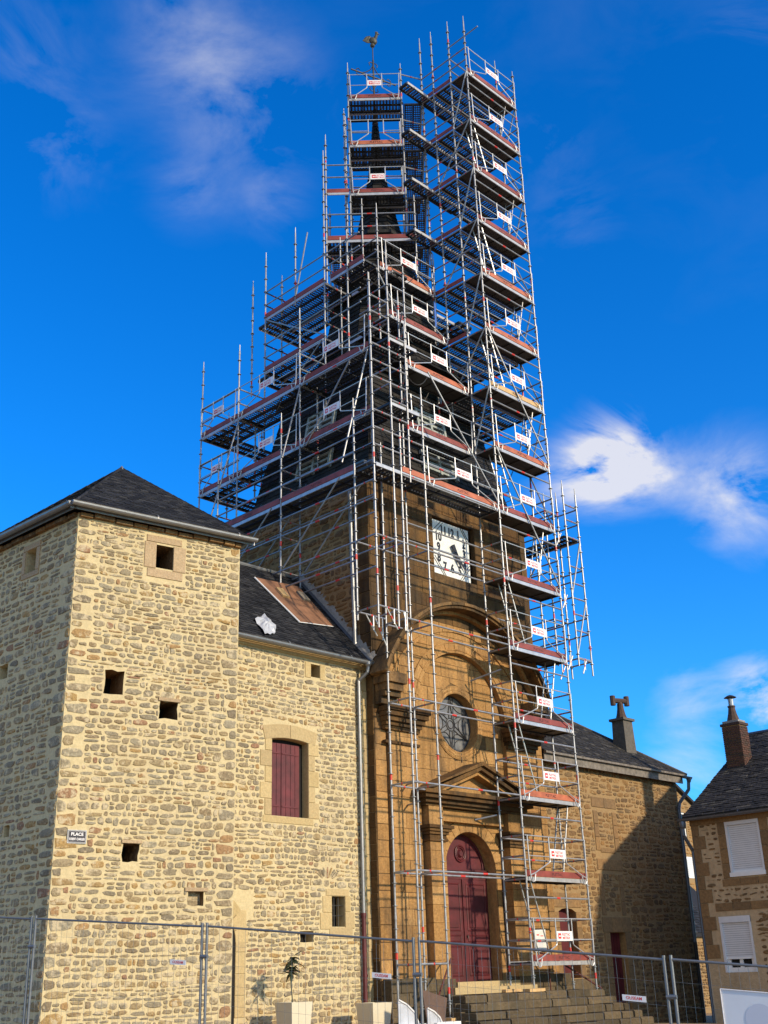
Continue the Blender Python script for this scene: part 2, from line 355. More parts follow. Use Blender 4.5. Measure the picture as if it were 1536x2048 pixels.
def intervals(u0, u1, z0, z1, holes):
    iv = [(u0, u1)]
    for (a, b, c, d) in holes:
        if d <= z0 + .01 or c >= z1 - .01: continue
        nv = []
        for (x, y) in iv:
            if b <= x or a >= y: nv.append((x, y)); continue
            if a > x: nv.append((x, a))
            if b < y: nv.append((b, y))
        iv = nv
    return [(x, y) for x, y in iv if y - x > .06]
def rubble(u0, u1, z0, z1, holes=(), hr=(.085, .19), wr=(.14, .46), gap=.028, d=.014, rg=None, keep=None):
    rg = rg or random; P = []; z = z0
    while z < z1 - .05:
        h = min(rg.uniform(*hr), z1 - z); ph = rg.uniform(0, 6.28)
        for (a, b) in intervals(u0, u1, z, z + h, holes):
            u = a
            while u < b - .05:
                w_ = rg.uniform(*wr) * (1 if rg.random() > .25 else .55)
                if b - (u + w_) < wr[0] * .7: w_ = b - u
                uc = u + w_ / 2; wv = .022 * math.sin(uc * 1.7 + z * .8) + .012 * math.sin(uc * 4.1 + ph) + rg.uniform(-.01, .01); zc = z + h / 2 + wv; wk = h > .13 and rg.random() < .10
                if keep is None or keep(uc, zc):
                    g = gap * rg.uniform(.7, 1.5)
                    if h > .15 and rg.random() < .28:     # two thin stones instead of one
                        k = rg.uniform(.4, .6)
                        P.append(dict(kind='s', u=uc, v=z + wv + h * k / 2, w=max(.04, w_ - g), h=h * k - g * .8, d=d * rg.uniform(.7, 1.5), i=rg.randrange(30)))
                        P.append(dict(kind='s', u=uc, v=z + wv + h * (1 + k) / 2, w=max(.04, w_ - g), h=h * (1 - k) - g * .8, d=d * rg.uniform(.7, 1.5), i=rg.randrange(30)))
                    else:
                        P.append(dict(kind='s', u=uc, v=zc, w=max(.04, w_ - g), h=h * rg.uniform(.78, 1.12) - g, d=d * rg.uniform(.7, 1.6), i=rg.randrange(30), rot=rg.uniform(-.07, .07)))
                u += w_
        z += h
    return P
def ashlar(u0, u1, z0, z1, holes=(), ch=.36, wr=(.45, .95), gap=.012, d=.008, circles=(), keepc=None, rg=None):
    rg = rg or random; P = []; n = max(1, round((z1 - z0) / ch)); h = (z1 - z0) / n
    for k in range(n):
        z = z0 + k * h
        for (a, b) in intervals(u0, u1, z, z + h, holes):
            u = a - (rg.random() * .3 if b - a > 1.2 else 0)
            while u < b - .02:
                w_ = rg.uniform(*wr)
                if b - (u + w_) < .25: w_ = b - u
                a1, b1 = max(u, a), u + w_
                if b1 - a1 > .05:
                    g = gap / 2; poly = [(a1 + g, z + g), (b1 - g, z + g), (b1 - g, z + h - g), (a1 + g, z + h - g)]; full = True
                    for (cx, cz, r, up) in circles:            # stay outside circle
                        if z + h < cz and up: continue
                        mx, mz = (a1 + b1) / 2 - cx, z + h / 2 - cz; l = math.hypot(mx, mz) or 1e-3
                        if l - math.hypot(w_, h) / 2 < r:
                            q = clip(poly, cx + mx / l * r, cz + mz / l * r, mx / l, mz / l)
                            if len(q) < 3 or l < r * .8: q = []
                            if len(q) != 4 or q != poly: full = False
                            poly = q
                            if not poly: break
                    if poly and keepc:
                        q = clip_convex(poly, keepc)
                        if len(q) < 3: poly = []
                        elif abs(area(q) - area(poly)) > 1e-5: full = False; poly = q
                    if poly and abs(area(poly)) > .006:
                        dd = d * rg.uniform(.5, 1.5)
                        if full: P.append(dict(kind='b', u=(a1 + b1) / 2, v=z + h / 2, w=b1 - a1 - gap, h=h - gap, d=dd))
                        else:
                            xs = [q[0] for q in poly]; zs = [q[1] for q in poly]
                            P.append(dict(kind='p', poly=poly, u=sum(xs) / len(xs), v=sum(zs) / len(zs), w=max(xs) - min(xs), h=max(zs) - min(zs), d=dd))
                u += w_
    return P
def ringblocks(cx, cz, r0, r1, a0, a1, n, d=.012, gap=.01):
    P = []
    for i in range(n):
        t0 = a0 + (a1 - a0) * i / n + gap / r1 / 2; t1 = a0 + (a1 - a0) * (i + 1) / n - gap / r1 / 2; m = 4
        ts = [t0 + (t1 - t0) * j / m for j in range(m + 1)]
        poly = [(cx + r1 * math.cos(t), cz + r1 * math.sin(t)) for t in ts] + [(cx + r0 * math.cos(t), cz + r0 * math.sin(t)) for t in reversed(ts)]
        P.append(dict(kind='p', poly=poly, u=cx + r1 * math.cos((t0 + t1) / 2), v=cz + r1 * math.sin((t0 + t1) / 2), w=(t1 - t0) * r1, h=r1 - r0, d=d))
    return P
def blocks(rects, d=.02, gap=.008):
    return [dict(kind='b', u=(a + b) / 2, v=(c + e) / 2, w=b - a - gap, h=e - c - gap, d=d) for a, b, c, e in rects]
def plate(frame, outer, holes, mat, depth=0.0, reveal=None, rmat=None):
    """flat wall face with holes; reveal>0 makes jambs going inwards"""
    bm = bmesh.new(); es = []
    for loop in [outer] + list(holes):
        vs = [bm.verts.new(frame.p(a, b, depth)) for a, b in loop]; es += [bm.edges.new((vs[i], vs[(i + 1) % len(vs)])) for i in range(len(vs))]
    bmesh.ops.triangle_fill(bm, use_beauty=True, edges=es, normal=frame.n)
    bm.verts.ensure_lookup_table()
    mb = MB(); mb.add([v.co.copy() for v in bm.verts], [tuple(v.index for v in f.verts) for f in bm.faces], mat) if bm.verts.index_update() is None else None
    bm.free()
    if reveal:
        for loop in holes:
            n = len(loop)
            vs = [frame.p(a, b, depth) for a, b in loop] + [frame.p(a, b, depth - reveal) for a, b in loop]
            mb.add(vs, [(i, (i + 1) % n, n + (i + 1) % n, n + i) for i in range(n)], rmat or mat)
    return mb
def arc(cx, cz, r, a0, a1, n): return [(cx + r * math.cos(a0 + (a1 - a0) * i / n), cz + r * math.sin(a0 + (a1 - a0) * i / n)) for i in range(n + 1)]
def roofslates(frame, poly, parent, mat, sw=.20, ex=.11, name='slate', budget=300, th=.012, rg=None):
    """slates laid in courses over a convex polygon of the roof plane (u across, v up the slope)"""
    rg = rg or random; us = [a for a, _ in poly]; vs_ = [b for _, b in poly]; P = []
    if area(poly) < 0: poly = poly[::-1]
    v = min(vs_); k = 0
    while v < max(vs_):
        u = min(us) - (sw / 2 if k % 2 else 0)
        while u < max(us):
            g = .0035; q = clip_convex([(u + g, v), (u + sw - g, v), (u + sw - g, v + ex * .93), (u + g, v + ex * .93)], poly)
            if len(q) >= 3 and abs(area(q)) > .0012:
                P.append(dict(poly=q, c=frame.p(u + sw / 2, v + ex / 2), t=th * rg.uniform(.8, 1.6), j=rg.uniform(-.004, .004)))
            u += sw
        v += ex; k += 1
    P.sort(key=lambda q: -(1 if inframe(q['c']) else .001) * abs(area(q['poly'])) / (q['c'] - CAM).length_squared)
    rest = MB(); vmin = None
    for i, q in enumerate(P):
        poly2 = q['poly']; v0 = min(b for _, b in poly2); n = len(poly2)
        vs = [frame.p(a, b, .0) for a, b in poly2] + [frame.p(a, b, q['t'] + .012 * max(0, 1 - (b - v0) / ex) + q['j']) for a, b in poly2]
        fs = [(j, (j + 1) % n, n + (j + 1) % n, n + j) for j in range(n)] + [tuple(range(n, 2 * n))]
        if i < budget: put(name, MB().add(vs, fs, mat).mesh(name), parent)
        else: rest.add(vs, fs, mat)
    if rest.f: put('small_slates', rest.mesh('slates'), parent, kind='stuff')
_txt = {}
def textmesh(s, size, mat_name_key=''):
    """returns (verts, faces) of flat text centred on 0,0 in the XY plane"""
    k = (s, size)
    if k in _txt: return _txt[k]
    cu = bpy.data.curves.new('lettering', 'FONT'); cu.body = s; cu.size = size; cu.align_x = 'CENTER'; cu.align_y = 'CENTER'; cu.resolution_u = 3; cu.offset = size * (.045 if len(s) < 3 else .02)
    ob = bpy.data.objects.new('lettering', cu); COL.objects.link(ob); dg = bpy.context.evaluated_depsgraph_get(); me = ob.evaluated_get(dg).to_mesh()
    r = ([v.co.copy() for v in me.vertices], [tuple(p.vertices) for p in me.polygons]); ob.evaluated_get(dg).to_mesh_clear(); bpy.data.objects.remove(ob); _txt[k] = r
    return r
def addtext(mb, frame, s, u, v, d, size, mat, sx=1.0, thick=.004):
    vs, fs = textmesh(s, size)
    mb.add([frame.p(u + p.x * sx, v + p.y, d) for p in vs], fs, mat)
def cornice(mb, x0, x1, y, layers, mat, ends=True, yb=None):
    """stacked mouldings on a wall facing -Y: layers (z0, z1, out)"""
    for z0, z1, o in layers: mb.box((x0 - (o if ends else 0), y - o, z0), (x1 + (o if ends else 0), (yb if yb is not None else y + .05), z1), mat)

# ================================================================== GROUND
def ground_z(x, y):
    pts = [(0, 0, 0), (9.99, 18.3, .66), (13.2, 8.4, -.3), (32, 20, .0), (16, 19.5, .62), (21, 17.5, .45), (28, 19, .25), (-20, 0, .3), (0, -30, -.3), (30, 0, -.8), (45, 30, -.2), (0, 40, .8)]
    sw = sz = 0
    for a, b, c in pts:
        k = 1 / ((x - a) ** 2 + (y - b) ** 2 + 1.5) ** 1.5; sw += k; sz += k * c
    return sz / sw
mb = MB(); xs = [-900, -200, -60] + [i * 1.5 - 30 for i in range(61)] + [90, 240, 900]; n = len(xs)
mb.add([V((x, y, ground_z(x, y))) for y in xs for x in xs], [(j * n + i, j * n + i + 1, (j + 1) * n + i + 1, (j + 1) * n + i) for j in range(n - 1) for i in range(n - 1)], m_ground)
structure('ground', mb.mesh('ground', True))

# ================================================================== STONE TOWER (left)
Lc = V((11.302, 20.233, 0)); Rc = V((15.094, 19.6, 0)); bd = V((math.cos(math.radians(93.7)), math.sin(math.radians(93.7)), 0))
LBc = Lc + bd * 5.6; RBc = Rc + V((.165, .986, 0)) * 5.4
HT = 10.88
fd = (Rc - Lc).normalized(); fn = V((fd.y, -fd.x, 0)); FW = (Rc - Lc).length
bn = V((-bd.y, bd.x, 0))
tower = thing('stone_tower', Lc, 'square rubble stone tower with cream mortar, slate pyramid roof and street name sign, leftmost building', 'tower')
FF = Frame(Lc, fd, Z, fn)                # u 0..FW from the left corner
FL = Frame(LBc, -bd, Z, bn)              # left side face, u from the back corner to the front corner
holesF = [(FW - 2.05, FW - 1.65, 9.97, 10.5), (FW - 3.05, FW - 2.62, 7.1, 7.58), (FW - 1.81, FW - 1.40, 6.70, 7.06), (FW - 2.46, FW - 2.12, 3.83, 4.17), (FW - 1.03, FW - .66, 3.02, 3.3)]
rc = lambda h: [(h[0], h[2]), (h[1], h[2]), (h[1], h[3]), (h[0], h[3])]
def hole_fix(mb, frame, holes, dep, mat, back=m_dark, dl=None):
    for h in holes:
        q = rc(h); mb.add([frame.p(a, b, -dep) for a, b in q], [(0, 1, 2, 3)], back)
def irregular(h, s=.02):
    r = rc(h); o = []
    for i in range(4):
        a, b = r[i], r[(i + 1) % 4]
        for t in (0, .33, .66): o.append((a[0] + (b[0] - a[0]) * t + random.uniform(-s, s), a[1] + (b[1] - a[1]) * t + random.uniform(-s, s)))
    return o
mb = plate(FF, [(0, -1), (FW, -1), (FW, HT), (0, HT)], [rc(holesF[0])] + [irregular(h) for h in holesF[1:]], m_mortar, 0, .7, m_drubble)
hole_fix(mb, FF, [(h[0] - .05, h[1] + .05, h[2] - .05, h[3] + .05) for h in holesF[:4]], .7, m_mortar)
h = holesF[4]; mb.add([FF.p(a, b, -.16) for a, b in rc((h[0] - .05, h[1] + .05, h[2] - .05, h[3] + .05))], [(0, 1, 2, 3)], m_rubble)
UL = 5.6
holesL = [(UL - 1.92, UL - 1.50, 9.97, 10.5), (UL - 2.6, UL - 2.24, 7.74, 8.05), (UL - 1.8, UL - 1.6, 4.4, 4.62)]
mb2 = plate(FL, [(0, -1), (UL, -1), (UL, HT), (0, HT)], [irregular(h, .01) for h in holesL], m_mortar, 0, .4, m_drubble)
mb.add(mb2.v, mb2.f, m_mortar); hole_fix(mb, FL, [(h[0] - .05, h[1] + .05, h[2] - .05, h[3] + .05) for h in holesL], .4, m_mortar)
mb.add([V((p.x, p.y, z)) for z in (-1, HT) for p in (LBc, RBc, Rc)], [(0, 1, 4, 3), (1, 2, 5, 4)], m_mortar)
wall = put('wall', mb.mesh('tower_wall'), tower)
hp = lambda h, a=.0: (h[0] - a, h[1] + a, h[2] - a, h[3] + a)
frame1 = (FW - 2.33, FW - 1.35, 9.72, 10.72)
qr = random.Random(21); qF = []; qL = []; z = .0; k = 0
while z < HT - .15:
    h_ = min(qr.uniform(.14, .27), HT - .12 - z); a_ = qr.uniform(.34, .52) if k % 2 else qr.uniform(.18, .28); b_ = qr.uniform(.18, .28) if k % 2 else qr.uniform(.34, .52); c_ = qr.uniform(.18, .46)
    qF += [(0, a_, z, z + h_), (FW - c_, FW, z, z + h_)]; qL += [(UL - b_, UL, z, z + h_)]; z += h_; k += 1
def quo(L_, fr, right):
    P = [dict(kind='s', u=(a + b) / 2, v=(c + e) / 2, w=b - a - .012, h=e - c - .022, d=.014 + qr.uniform(0, .008), i=qr.choice(SQ)) for a, b, c, e in L_]; lay(P, fr, wall, 'quoin', m_rubble, 110)
SQ = [i for i in range(30) if min(abs(v[0]) + abs(v[1]) for v in STPL[i][0][:6]) > .0][:10]
quo(qF, FF, True); quo(qL, FL, True)
P = rubble(.01, FW - .01, .0, HT - .12, qF + [frame1] + [hp(h, .015) for h in holesF[1:]] + [(FW - 3.62, FW - 3.20, 4.11, 4.40)], hr=(.065, .175), wr=(.10, .40), gap=.018)
lay(P, FF, wall, 'stone', m_rubble, 300, 'small_stones')
P = rubble(.01, UL - .01, .0, HT - .12, qL + [(holesL[0][0] - .12, holesL[0][1] + .14, 9.85, 10.64)] + [hp(h, .015) for h in holesL[1:]], hr=(.10, .21), gap=.03)
lay(P, FL, wall, 'side_stone', m_rubble, 200, 'small_side_stones')
a, b, c, e = frame1; h0, h1, h2, h3 = holesF[0]
lay(blocks([(a, h0, h2 - .03, h3 + .04), (h1, b, h2 - .03, h3 + .03), (a + .04, b - .1, h3 + .045, e - .02), (a + .08, b - .06, c + .02, h2 - .035)], .022), FF, wall, 'frame_stone', m_pinkdress)
h0, h1, h2, h3 = holesL[0]
lay(blocks([(h0 - .12, h0, h2, h3), (h1, h1 + .14, h2, h3), (h0 - .12, h1 + .14, h3, h3 + .14), (h0 - .12, h1 + .14, h2 - .12, h2)], .022), FL, wall, 'frame_stone', m_pinkdress)
for (u, v, w_, hh, fr) in [(FW - 1.6, 7.10, .5, .07, FF), (FW - 2.28, 4.205, .42, .06, FF), (FW - .85, 3.33, .5, .07, FF)]:
    mbx = MB().box((-w_ / 2, -hh / 2, -.02), (w_ / 2, hh / 2, .04), m_pinkdress); put('lintel_stone', mbx.mesh('lintel_stone'), wall, fr.mat(u, v, 0))
# eaves plate of rough stones, roof
ridge = V((13.63, 22.49, 13.36))
ov = .20
def offs(p, d1, d2): return p + d1 + d2
eL = Lc + fn * ov + bn * ov * 1.0; eR = Rc + fn * ov - (-fd) * ov * 1.0; eRB = RBc + V((.2, .2, 0)); eLB = LBc + bn * ov + bd * .2
ez = HT + .12
E4 = [V((p.x, p.y, ez)) for p in (eL, eR, eRB, eLB)]
roof = MB(); roof.add(E4 + [ridge], [(0, 1, 4), (1, 2, 4), (2, 3, 4), (3, 0, 4), (3, 2, 1, 0)], m_slate)
rf = put('roof', roof.mesh('roof'), tower)
for i, (a, b) in enumerate([(0, 1), (3, 0), (1, 2)]):
    A, Bp = E4[a], E4[b]; u = (Bp - A).normalized(); n_ = u.cross(ridge - A).normalized(); n_ = n_ if n_.z > 0 else -n_; v = n_.cross(u); v = v if v.z > 0 else -v
    fr = Frame(A, u, v, n_); r_ = ridge - A
    roofslates(fr, [(0, 0), ((Bp - A).length, 0), (r_.dot(u), r_.dot(v))], rf, m_slate, .20, .115, budget=[200, 60, 0][i])
for p in E4[:2] + E4[3:]:
    d = (ridge - p); q = MB(); m = 22
    for k in range(m):
        a = p + d * (k / m); b = p + d * ((k + .97) / m); q.tube(a + Z * .012, b + Z * .022, .028, m_slate, 5)
    put('hip_slates', q.mesh('hip_slates'), rf)
put('ridge_cap', MB().lathe(ridge - Z * .03, [(.10, -.06), (.05, .05), (.015, .10)], m_zinc, 8).mesh('cap'), rf)
def gutter(parent, a, b, r=.075, mat=m_zinc, n_out=None, name='gutter', board=None):
    a = V(a); b = V(b); d = (b - a); l = d.length; d.normalize(); o = n_out if n_out is not None else V((d.y, -d.x, 0)); q = MB()
    prof = [(math.cos(math.pi + math.pi * i / 7) * r, math.sin(math.pi + math.pi * i / 7) * r) for i in range(8)] + [(r + .012, .012), (r - .004, .006)]
    prof = [(-r, .02)] + prof
    vs = [p + o * x + Z * z for p in (a, b) for x, z in prof]; k = len(prof)
    q.add(vs, [(i, i + 1, k + i + 1, k + i) for i in range(k - 1)] + [tuple(range(k)), tuple(range(2 * k - 1, k - 1, -1))], mat)
    s = 0.0
    while s < l: q.tube(a + d * s + o * (r + .008) + Z * .0, a + d * s - o * r - Z * .0 + Z * .03, .008, mat, 4); s += .6
    s = 1.9
    while s < l: q.tube(a + d * s, a + d * (s + .03), r * 1.04, mat, 12, cap=False); s += 2.0
    put(name, q.mesh(name), parent)
    if board:
        bb = MB(); p0 = a - o * (r + .02); p1 = b - o * (r + .02)
        bb.add([p0 - Z * board, p1 - Z * board, p1 + Z * .03, p0 + Z * .03] + [x - o * .02 for x in (p0 - Z * board, p1 - Z * board, p1 + Z * .03, p0 + Z * .03)], [(0, 1, 2, 3), (7, 6, 5, 4), (0, 4, 5, 1), (3, 2, 6, 7)], m_zinc); put('fascia', bb.mesh('fascia'), parent)
gutter(rf, E4[0] + fn * .08 - Z * .03 - fd * .08, E4[1] + fn * .08 - Z * .03 + fd * .08, n_out=fn, board=.11)
gutter(rf, E4[3] + bn * .08 - Z * .03, E4[0] + bn * .08 - Z * .03 + fn * .02, n_out=bn, board=.11)
P = []
for fr, wd in ((FF, FW), (FL, UL)):
    u = 0.0; P = []
    while u < wd - .1:
        l = min(random.uniform(.25, .5), wd - u); P.append(dict(kind='b', u=u + l / 2, v=HT - .05 + random.uniform(-.01, .01), w=l - .03, h=.085, d=.10 + random.uniform(-.03, .03))); u += l
    lay(P, fr, wall, 'eaves_stone', m_drubble, 60)
# street name sign (lies on the wall: a part fixed to it)
sg = MB(); fr = Frame(FF.p(FW - 3.41, 4.255, 0), fd, Z, fn)
sg.box((-.19, -.125, .0), (.19, .125, .034), m_galv, fr.mat(0, 0, 0)); sg.box((-.178, -.113, .034), (.178, .113, .037), m_sign, fr.mat(0, 0, 0))
for (a, b, c, e) in ((-.17, .17, .100, .104), (-.17, .17, -.104, -.100), (-.17, -.166, -.1, .1), (.166, .17, -.1, .1)): sg.box((a, c, .037), (b, e, .039), m_signw, fr.mat(0, 0, 0))
addtext(sg, fr, 'PLACE', 0, .043, .041, .082, m_signw, 1.05); addtext(sg, fr, 'ROBERT CHARLIER', 0, -.048, .041, .062, m_signw, .58)
o = put('street_name_sign', sg.mesh('street_name_sign'), None); tag(o, 'small dark blue street name plate lettered PLACE on the left stone tower', 'street sign')

# ================================================================== WING HOUSE between tower and church
wing = thing('wing_house', (15.3, 20.35, .6), 'rubble stone house wing with maroon shutters and slate roof between the tower and the church', 'house')
WY = 20.35; FWg = Frame((0, WY, 0), (1, 0, 0), Z, (0, -1, 0)); WH = 8.93
winS = (16.69, 17.79, 5.02, 6.74); winT = (17.89, 18.18, 8.37, 8.69); winB = (18.48, 18.89, 2.68, 3.34); vent = (17.53, 17.93, 2.36, 2.58)
swin = [(winS[0], winS[2]), (winS[1], winS[2])] + arc((winS[0] + winS[1]) / 2, winS[3] - 3.0, 3.05, math.acos(.55 / 3.05), math.pi - math.acos(.55 / 3.05), 6)
mb = plate(FWg, [(14.9, -1), (19.75, -1), (19.75, WH), (14.9, WH)], [swin, rc(winT), rc(winB), irregular(vent, .015)], m_mortar, 0, .30, m_dressed)
hole_fix(mb, FWg, [hp(h, .05) for h in (winT, winB, vent)], .30, m_mortar)
mb.box((14.95, WY + .32, -1), (19.74, 25.6, WH - .05), m_mortar)
wwall = put('wall', mb.mesh('wing_wall'), wing)
jamb = []
z = winS[2]; k = 0
while z < winS[3] - .02:
    h = min(.36, winS[3] - z); jamb += [(winS[0] - (.34 if k % 2 else .20), winS[0] - .0, z, z + h), (winS[1], winS[1] + (.20 if k % 2 else .32), z, z + h)]; z += h; k += 1
lint = [(winS[0] - .24, 17.24, 6.80, 7.10), (17.24, winS[1] + .26, 6.80, 7.12)]
sill = [(winS[0] - .25, winS[1] + .15, 4.86, 5.015)]
jt = [(17.70, 17.89, 8.33, 8.72), (18.18, 18.34, 8.33, 8.72)]
jb = [(18.2, 18.48, 2.98, 3.34), (18.12, 18.48, 2.62, 2.98), (18.89, 19.06, 3.0, 3.36), (18.89, 19.18, 2.64, 3.0), (18.30, 19.02, 3.345, 3.50), (18.4, 19.12, 2.42, 2.67)]
quoin = []; z = .7; k = 0
while z < 8.6: quoin.append((19.52 if k % 2 else 19.60, 19.75, z, z + .36)); z += .36; k += 1
arj = [(15.74, 16.02, .9 + .42 * i, 1.32 + .42 * i) for i in range(5)]
allr = jamb + lint + sill + jt + jb + quoin + arj + [winS, winT, winB, vent, (15.0, 15.74, .8, 3.1), (15.45, 16.2, 2.9, 3.35), (18.1, 18.62, 3.68, 3.98)]
P = rubble(14.92, 19.75, .3, WH - .14, [(a - .008, b + .008, c - .008, e + .008) for a, b, c, e in allr], hr=(.075, .165), wr=(.10, .38), gap=.016)
lay(P, FWg, wwall, 'stone', m_rubble, 300, 'small_stones')
lay(blocks(jamb + jt + jb + quoin + arj + sill, .018), FWg, wwall, 'dressed_stone', m_dressed)
# lintel with a shallow arch cut: three wedges
P = ringblocks((winS[0] + winS[1]) / 2, winS[3] - 3.0, 3.055, 3.37, math.acos(.76 / 3.05), math.pi - math.acos(.76 / 3.05), 2, .018); lay(P, FWg, wwall, 'lintel_stone', m_dressed)
P = ringblocks(15.0, 2.35, .74, 1.08, .0, 1.25, 4, .02); lay(P, FWg, wwall, 'arch_stone', m_dressed)
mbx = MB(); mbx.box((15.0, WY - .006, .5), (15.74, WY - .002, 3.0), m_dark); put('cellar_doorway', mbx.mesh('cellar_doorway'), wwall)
P = []
for i in range(7):
    t = math.radians(62 + i * 9.3); P.append(dict(kind='s', u=18.36 + .52 * math.cos(t), v=3.30 + .55 * math.sin(t), w=.05, h=.27, d=.014, i=i, rot=t - math.pi / 2))
lay(P, FWg, wwall, 'relieving_arch_stone', m_rubble)
mb = MB(); mb.box((14.9, WY - .055, WH - .12), (19.74, WY, WH - .02), m_dressed); mb.box((14.9, WY - .10, WH - .02), (19.74, WY, WH + .05), m_dressed); put('eaves_course', mb.mesh('eaves_course'), wing)
# shutters: two leaves of boards
sh = thing_sh = None
for (a, b) in ((winS[0] + .01, winS[0] + .42), (winS[0] + .43, winS[0] + .98)):
    lf = MB(); lf.box((a, WY + .20, winS[2]), (b, WY + .215, winS[3] - .04), m_shut)
    for z in (5.25, 6.45): lf.box((a + .02, WY + .16, z), (b - .02, WY + .172, z + .03), m_shut)
    leaf = put('shutter', lf.mesh('shutter'), wing); x = a; i = 0
    nb = 3 if b - a < .5 else 4; bw = (b - a) / nb
    for i in range(nb):
        q = MB().box((a + i * bw + .006, WY + .175, winS[2] + .01), (a + (i + 1) * bw - .006, WY + .198, winS[3] - .05), m_shut); put('board', q.mesh('board'), leaf)
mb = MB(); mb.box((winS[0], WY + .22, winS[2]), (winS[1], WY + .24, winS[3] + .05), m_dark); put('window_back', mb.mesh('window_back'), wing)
g = MB()
for x in (18.62, 18.75): g.tube((x, WY + .08, 2.68), (x, WY + .08, 3.34), .012, m_iron, 6)
for z in (2.92, 3.14): g.tube((18.48, WY + .08, z), (18.89, WY + .08, z), .012, m_iron, 6)
put('window_grille', g.mesh('window_grille'), wing)
# roof
SL = 1.035; RY = 22.93; EY = 20.10; EZ = 8.98
sl = V((0, 1, SL)).normalized(); rn = V((0, -SL, 1)).normalized(); FR = Frame((0, EY, EZ), (1, 0, 0), sl, rn); RLn = (RY - EY) * math.sqrt(1 + SL * SL)
mb = MB(); mb.add([FR.p(14.9, 0), FR.p(19.74, 0), FR.p(19.74, RLn), FR.p(14.9, RLn), V((14.9, 25.76, EZ)), V((19.74, 25.76, EZ))], [(0, 1, 2, 3), (3, 2, 5, 4), (0, 3, 4), (1, 5, 2), (0, 4, 5, 1)], m_slate)
wr_ = put('roof', mb.mesh('wing_roof'), wing)
roofslates(FR, [(15.0, 0), (19.70, 0), (19.70, RLn), (15.0, RLn)], wr_, m_slate, .20, .10, budget=300)
mb = MB(); mb.tube(FR.p(15, RLn, .02), FR.p(19.7, RLn, .02), .06, m_zinc, 8); put('ridge', mb.mesh('ridge'), wr_)
gutter(wing, (15.0, EY - .06, EZ - .04), (19.72, EY - .06, EZ - .04), n_out=V((0, -1, 0)))
mb = MB(); v0, v1 = -.05, RLn + .1; mb.add([FR.p(19.60, v0, .03), FR.p(19.66, v0, .07), FR.p(19.66, v1, .07), FR.p(19.60, v1, .03), FR.p(19.72, v0, .07), FR.p(19.72, v1, .07)], [(0, 1, 2, 3), (1, 4, 5, 2)], m_dzinc)
n = 60
top = [FR.p(19.745, 0 + RLn * i / n, .22 + random.uniform(-.05, .07)) for i in range(n + 1)]; bot = [FR.p(19.68, RLn * i / n, .06) for i in range(n + 1)]
mb.add(top + bot, [(i, i + 1, n + 2 + i, n + 1 + i) for i in range(n)], m_flash); put('roof_flashing', mb.mesh('roof_flashing'), wing)
# downpipe
mb = MB(); x = 19.40; mb.lathe((x + .12, EY - .08, EZ - .20), [(.03, 0), (.05, .04), (.075, .08), (.08, .15)], m_zinc, 10)
mb.path([(x + .12, EY - .08, EZ - .18), (x + .10, EY - .06, EZ - .32), (x + .0, WY - .09, EZ - .50), (x, WY - .09, EZ - .6), (x, WY - .09, 2.94)], .045, m_zinc, 8)
for z in (7.6, 6.0, 4.4): mb.tube((x, WY - .09, z), (x, WY - .09, z + .04), .055, m_zinc, 8)
mb.tube((x, WY - .09, 2.94), (x, WY - .09, .55), .05, m_maroon, 8); mb.tube((x, WY - .09, 2.90), (x, WY - .09, 2.98), .06, m_maroon, 8); mb.tube((x, WY - .09, 1.6), (x, WY - .09, 1.66), .06, m_maroon, 8)
put('downpipe', mb.mesh('downpipe'), wing)
# plywood sheet, blocks and tarp on the roof: things of their own
def onroof(x, y): return ((x), (y - EY) * math.sqrt(1 + SL * SL))
pl = [onroof(17.72, 22.40), onroof(18.02, 20.95), onroof(19.30, 21.10), onroof(19.30, 22.50)]
mb = MB(); mb.prism([FR.p(a, b, .045) for a, b in pl], rn * .02, m_ply); o = put('plywood_sheet', mb.mesh('plywood_sheet')); tag(o, 'brown plywood sheet lying on the slate roof beside the church tower', 'plywood sheet')
WM[o.name] = Matrix(); e = MB().tube(FR.p(*pl[0], .055), FR.p(*pl[1], .055), .022, m_white, 6).tube(FR.p(*pl[1], .055), FR.p(*pl[2], .055), .012, m_white, 6); put('edge_strip', e.mesh('edge_strip'), o)
for (x, y), lb in (((18.30, 21.98), 'fresh timber block on the roof plywood, left one, under a scaffold foot'), ((19.08, 22.06), 'grey timber block on the roof plywood, right one, under a scaffold foot')):
    u_, v_ = onroof(x, y); mb = MB().box((u_ - .12, v_ - .22, .068), (u_ + .12, v_ + .20, .12), m_beam if x < 18.6 else m_wood, FR.mat(0, 0, 0)); o = put('timber_block', mb.mesh('timber_block')); tag(o, lb, 'timber block', 'timber blocks on the roof plywood')
rg = random.Random(3); pts = [onroof(16.86, 20.92), onroof(16.98, 20.62), onroof(16.62, 20.24), onroof(16.26, 20.17), onroof(16.34, 20.62)]
cx = sum(a for a, _ in pts) / 5; cy = sum(b for _, b in pts) / 5; ring = []
for i in range(5):
    a, b = pts[i], pts[(i + 1) % 5]
    for t in (0, .25, .5, .75): ring.append((a[0] + (b[0] - a[0]) * t + rg.uniform(-.02, .02), a[1] + (b[1] - a[1]) * t + rg.uniform(-.03, .03)))
n = len(ring); vs = []
for k in (1.0, .66, .33): vs += [FR.p(cx + (a - cx) * k, cy + (b - cy) * k, .03 + (1 - k) * .10 + rg.uniform(0, .06)) for a, b in ring]
vs.append(FR.p(cx, cy, .16)); mb = MB().add(vs, [(j * n + i, j * n + (i + 1) % n, (j + 1) * n + (i + 1) % n, (j + 1) * n + i) for j in (0, 1) for i in range(n)] + [(2 * n + i, 2 * n + (i + 1) % n, 3 * n) for i in range(n)], m_tarp)
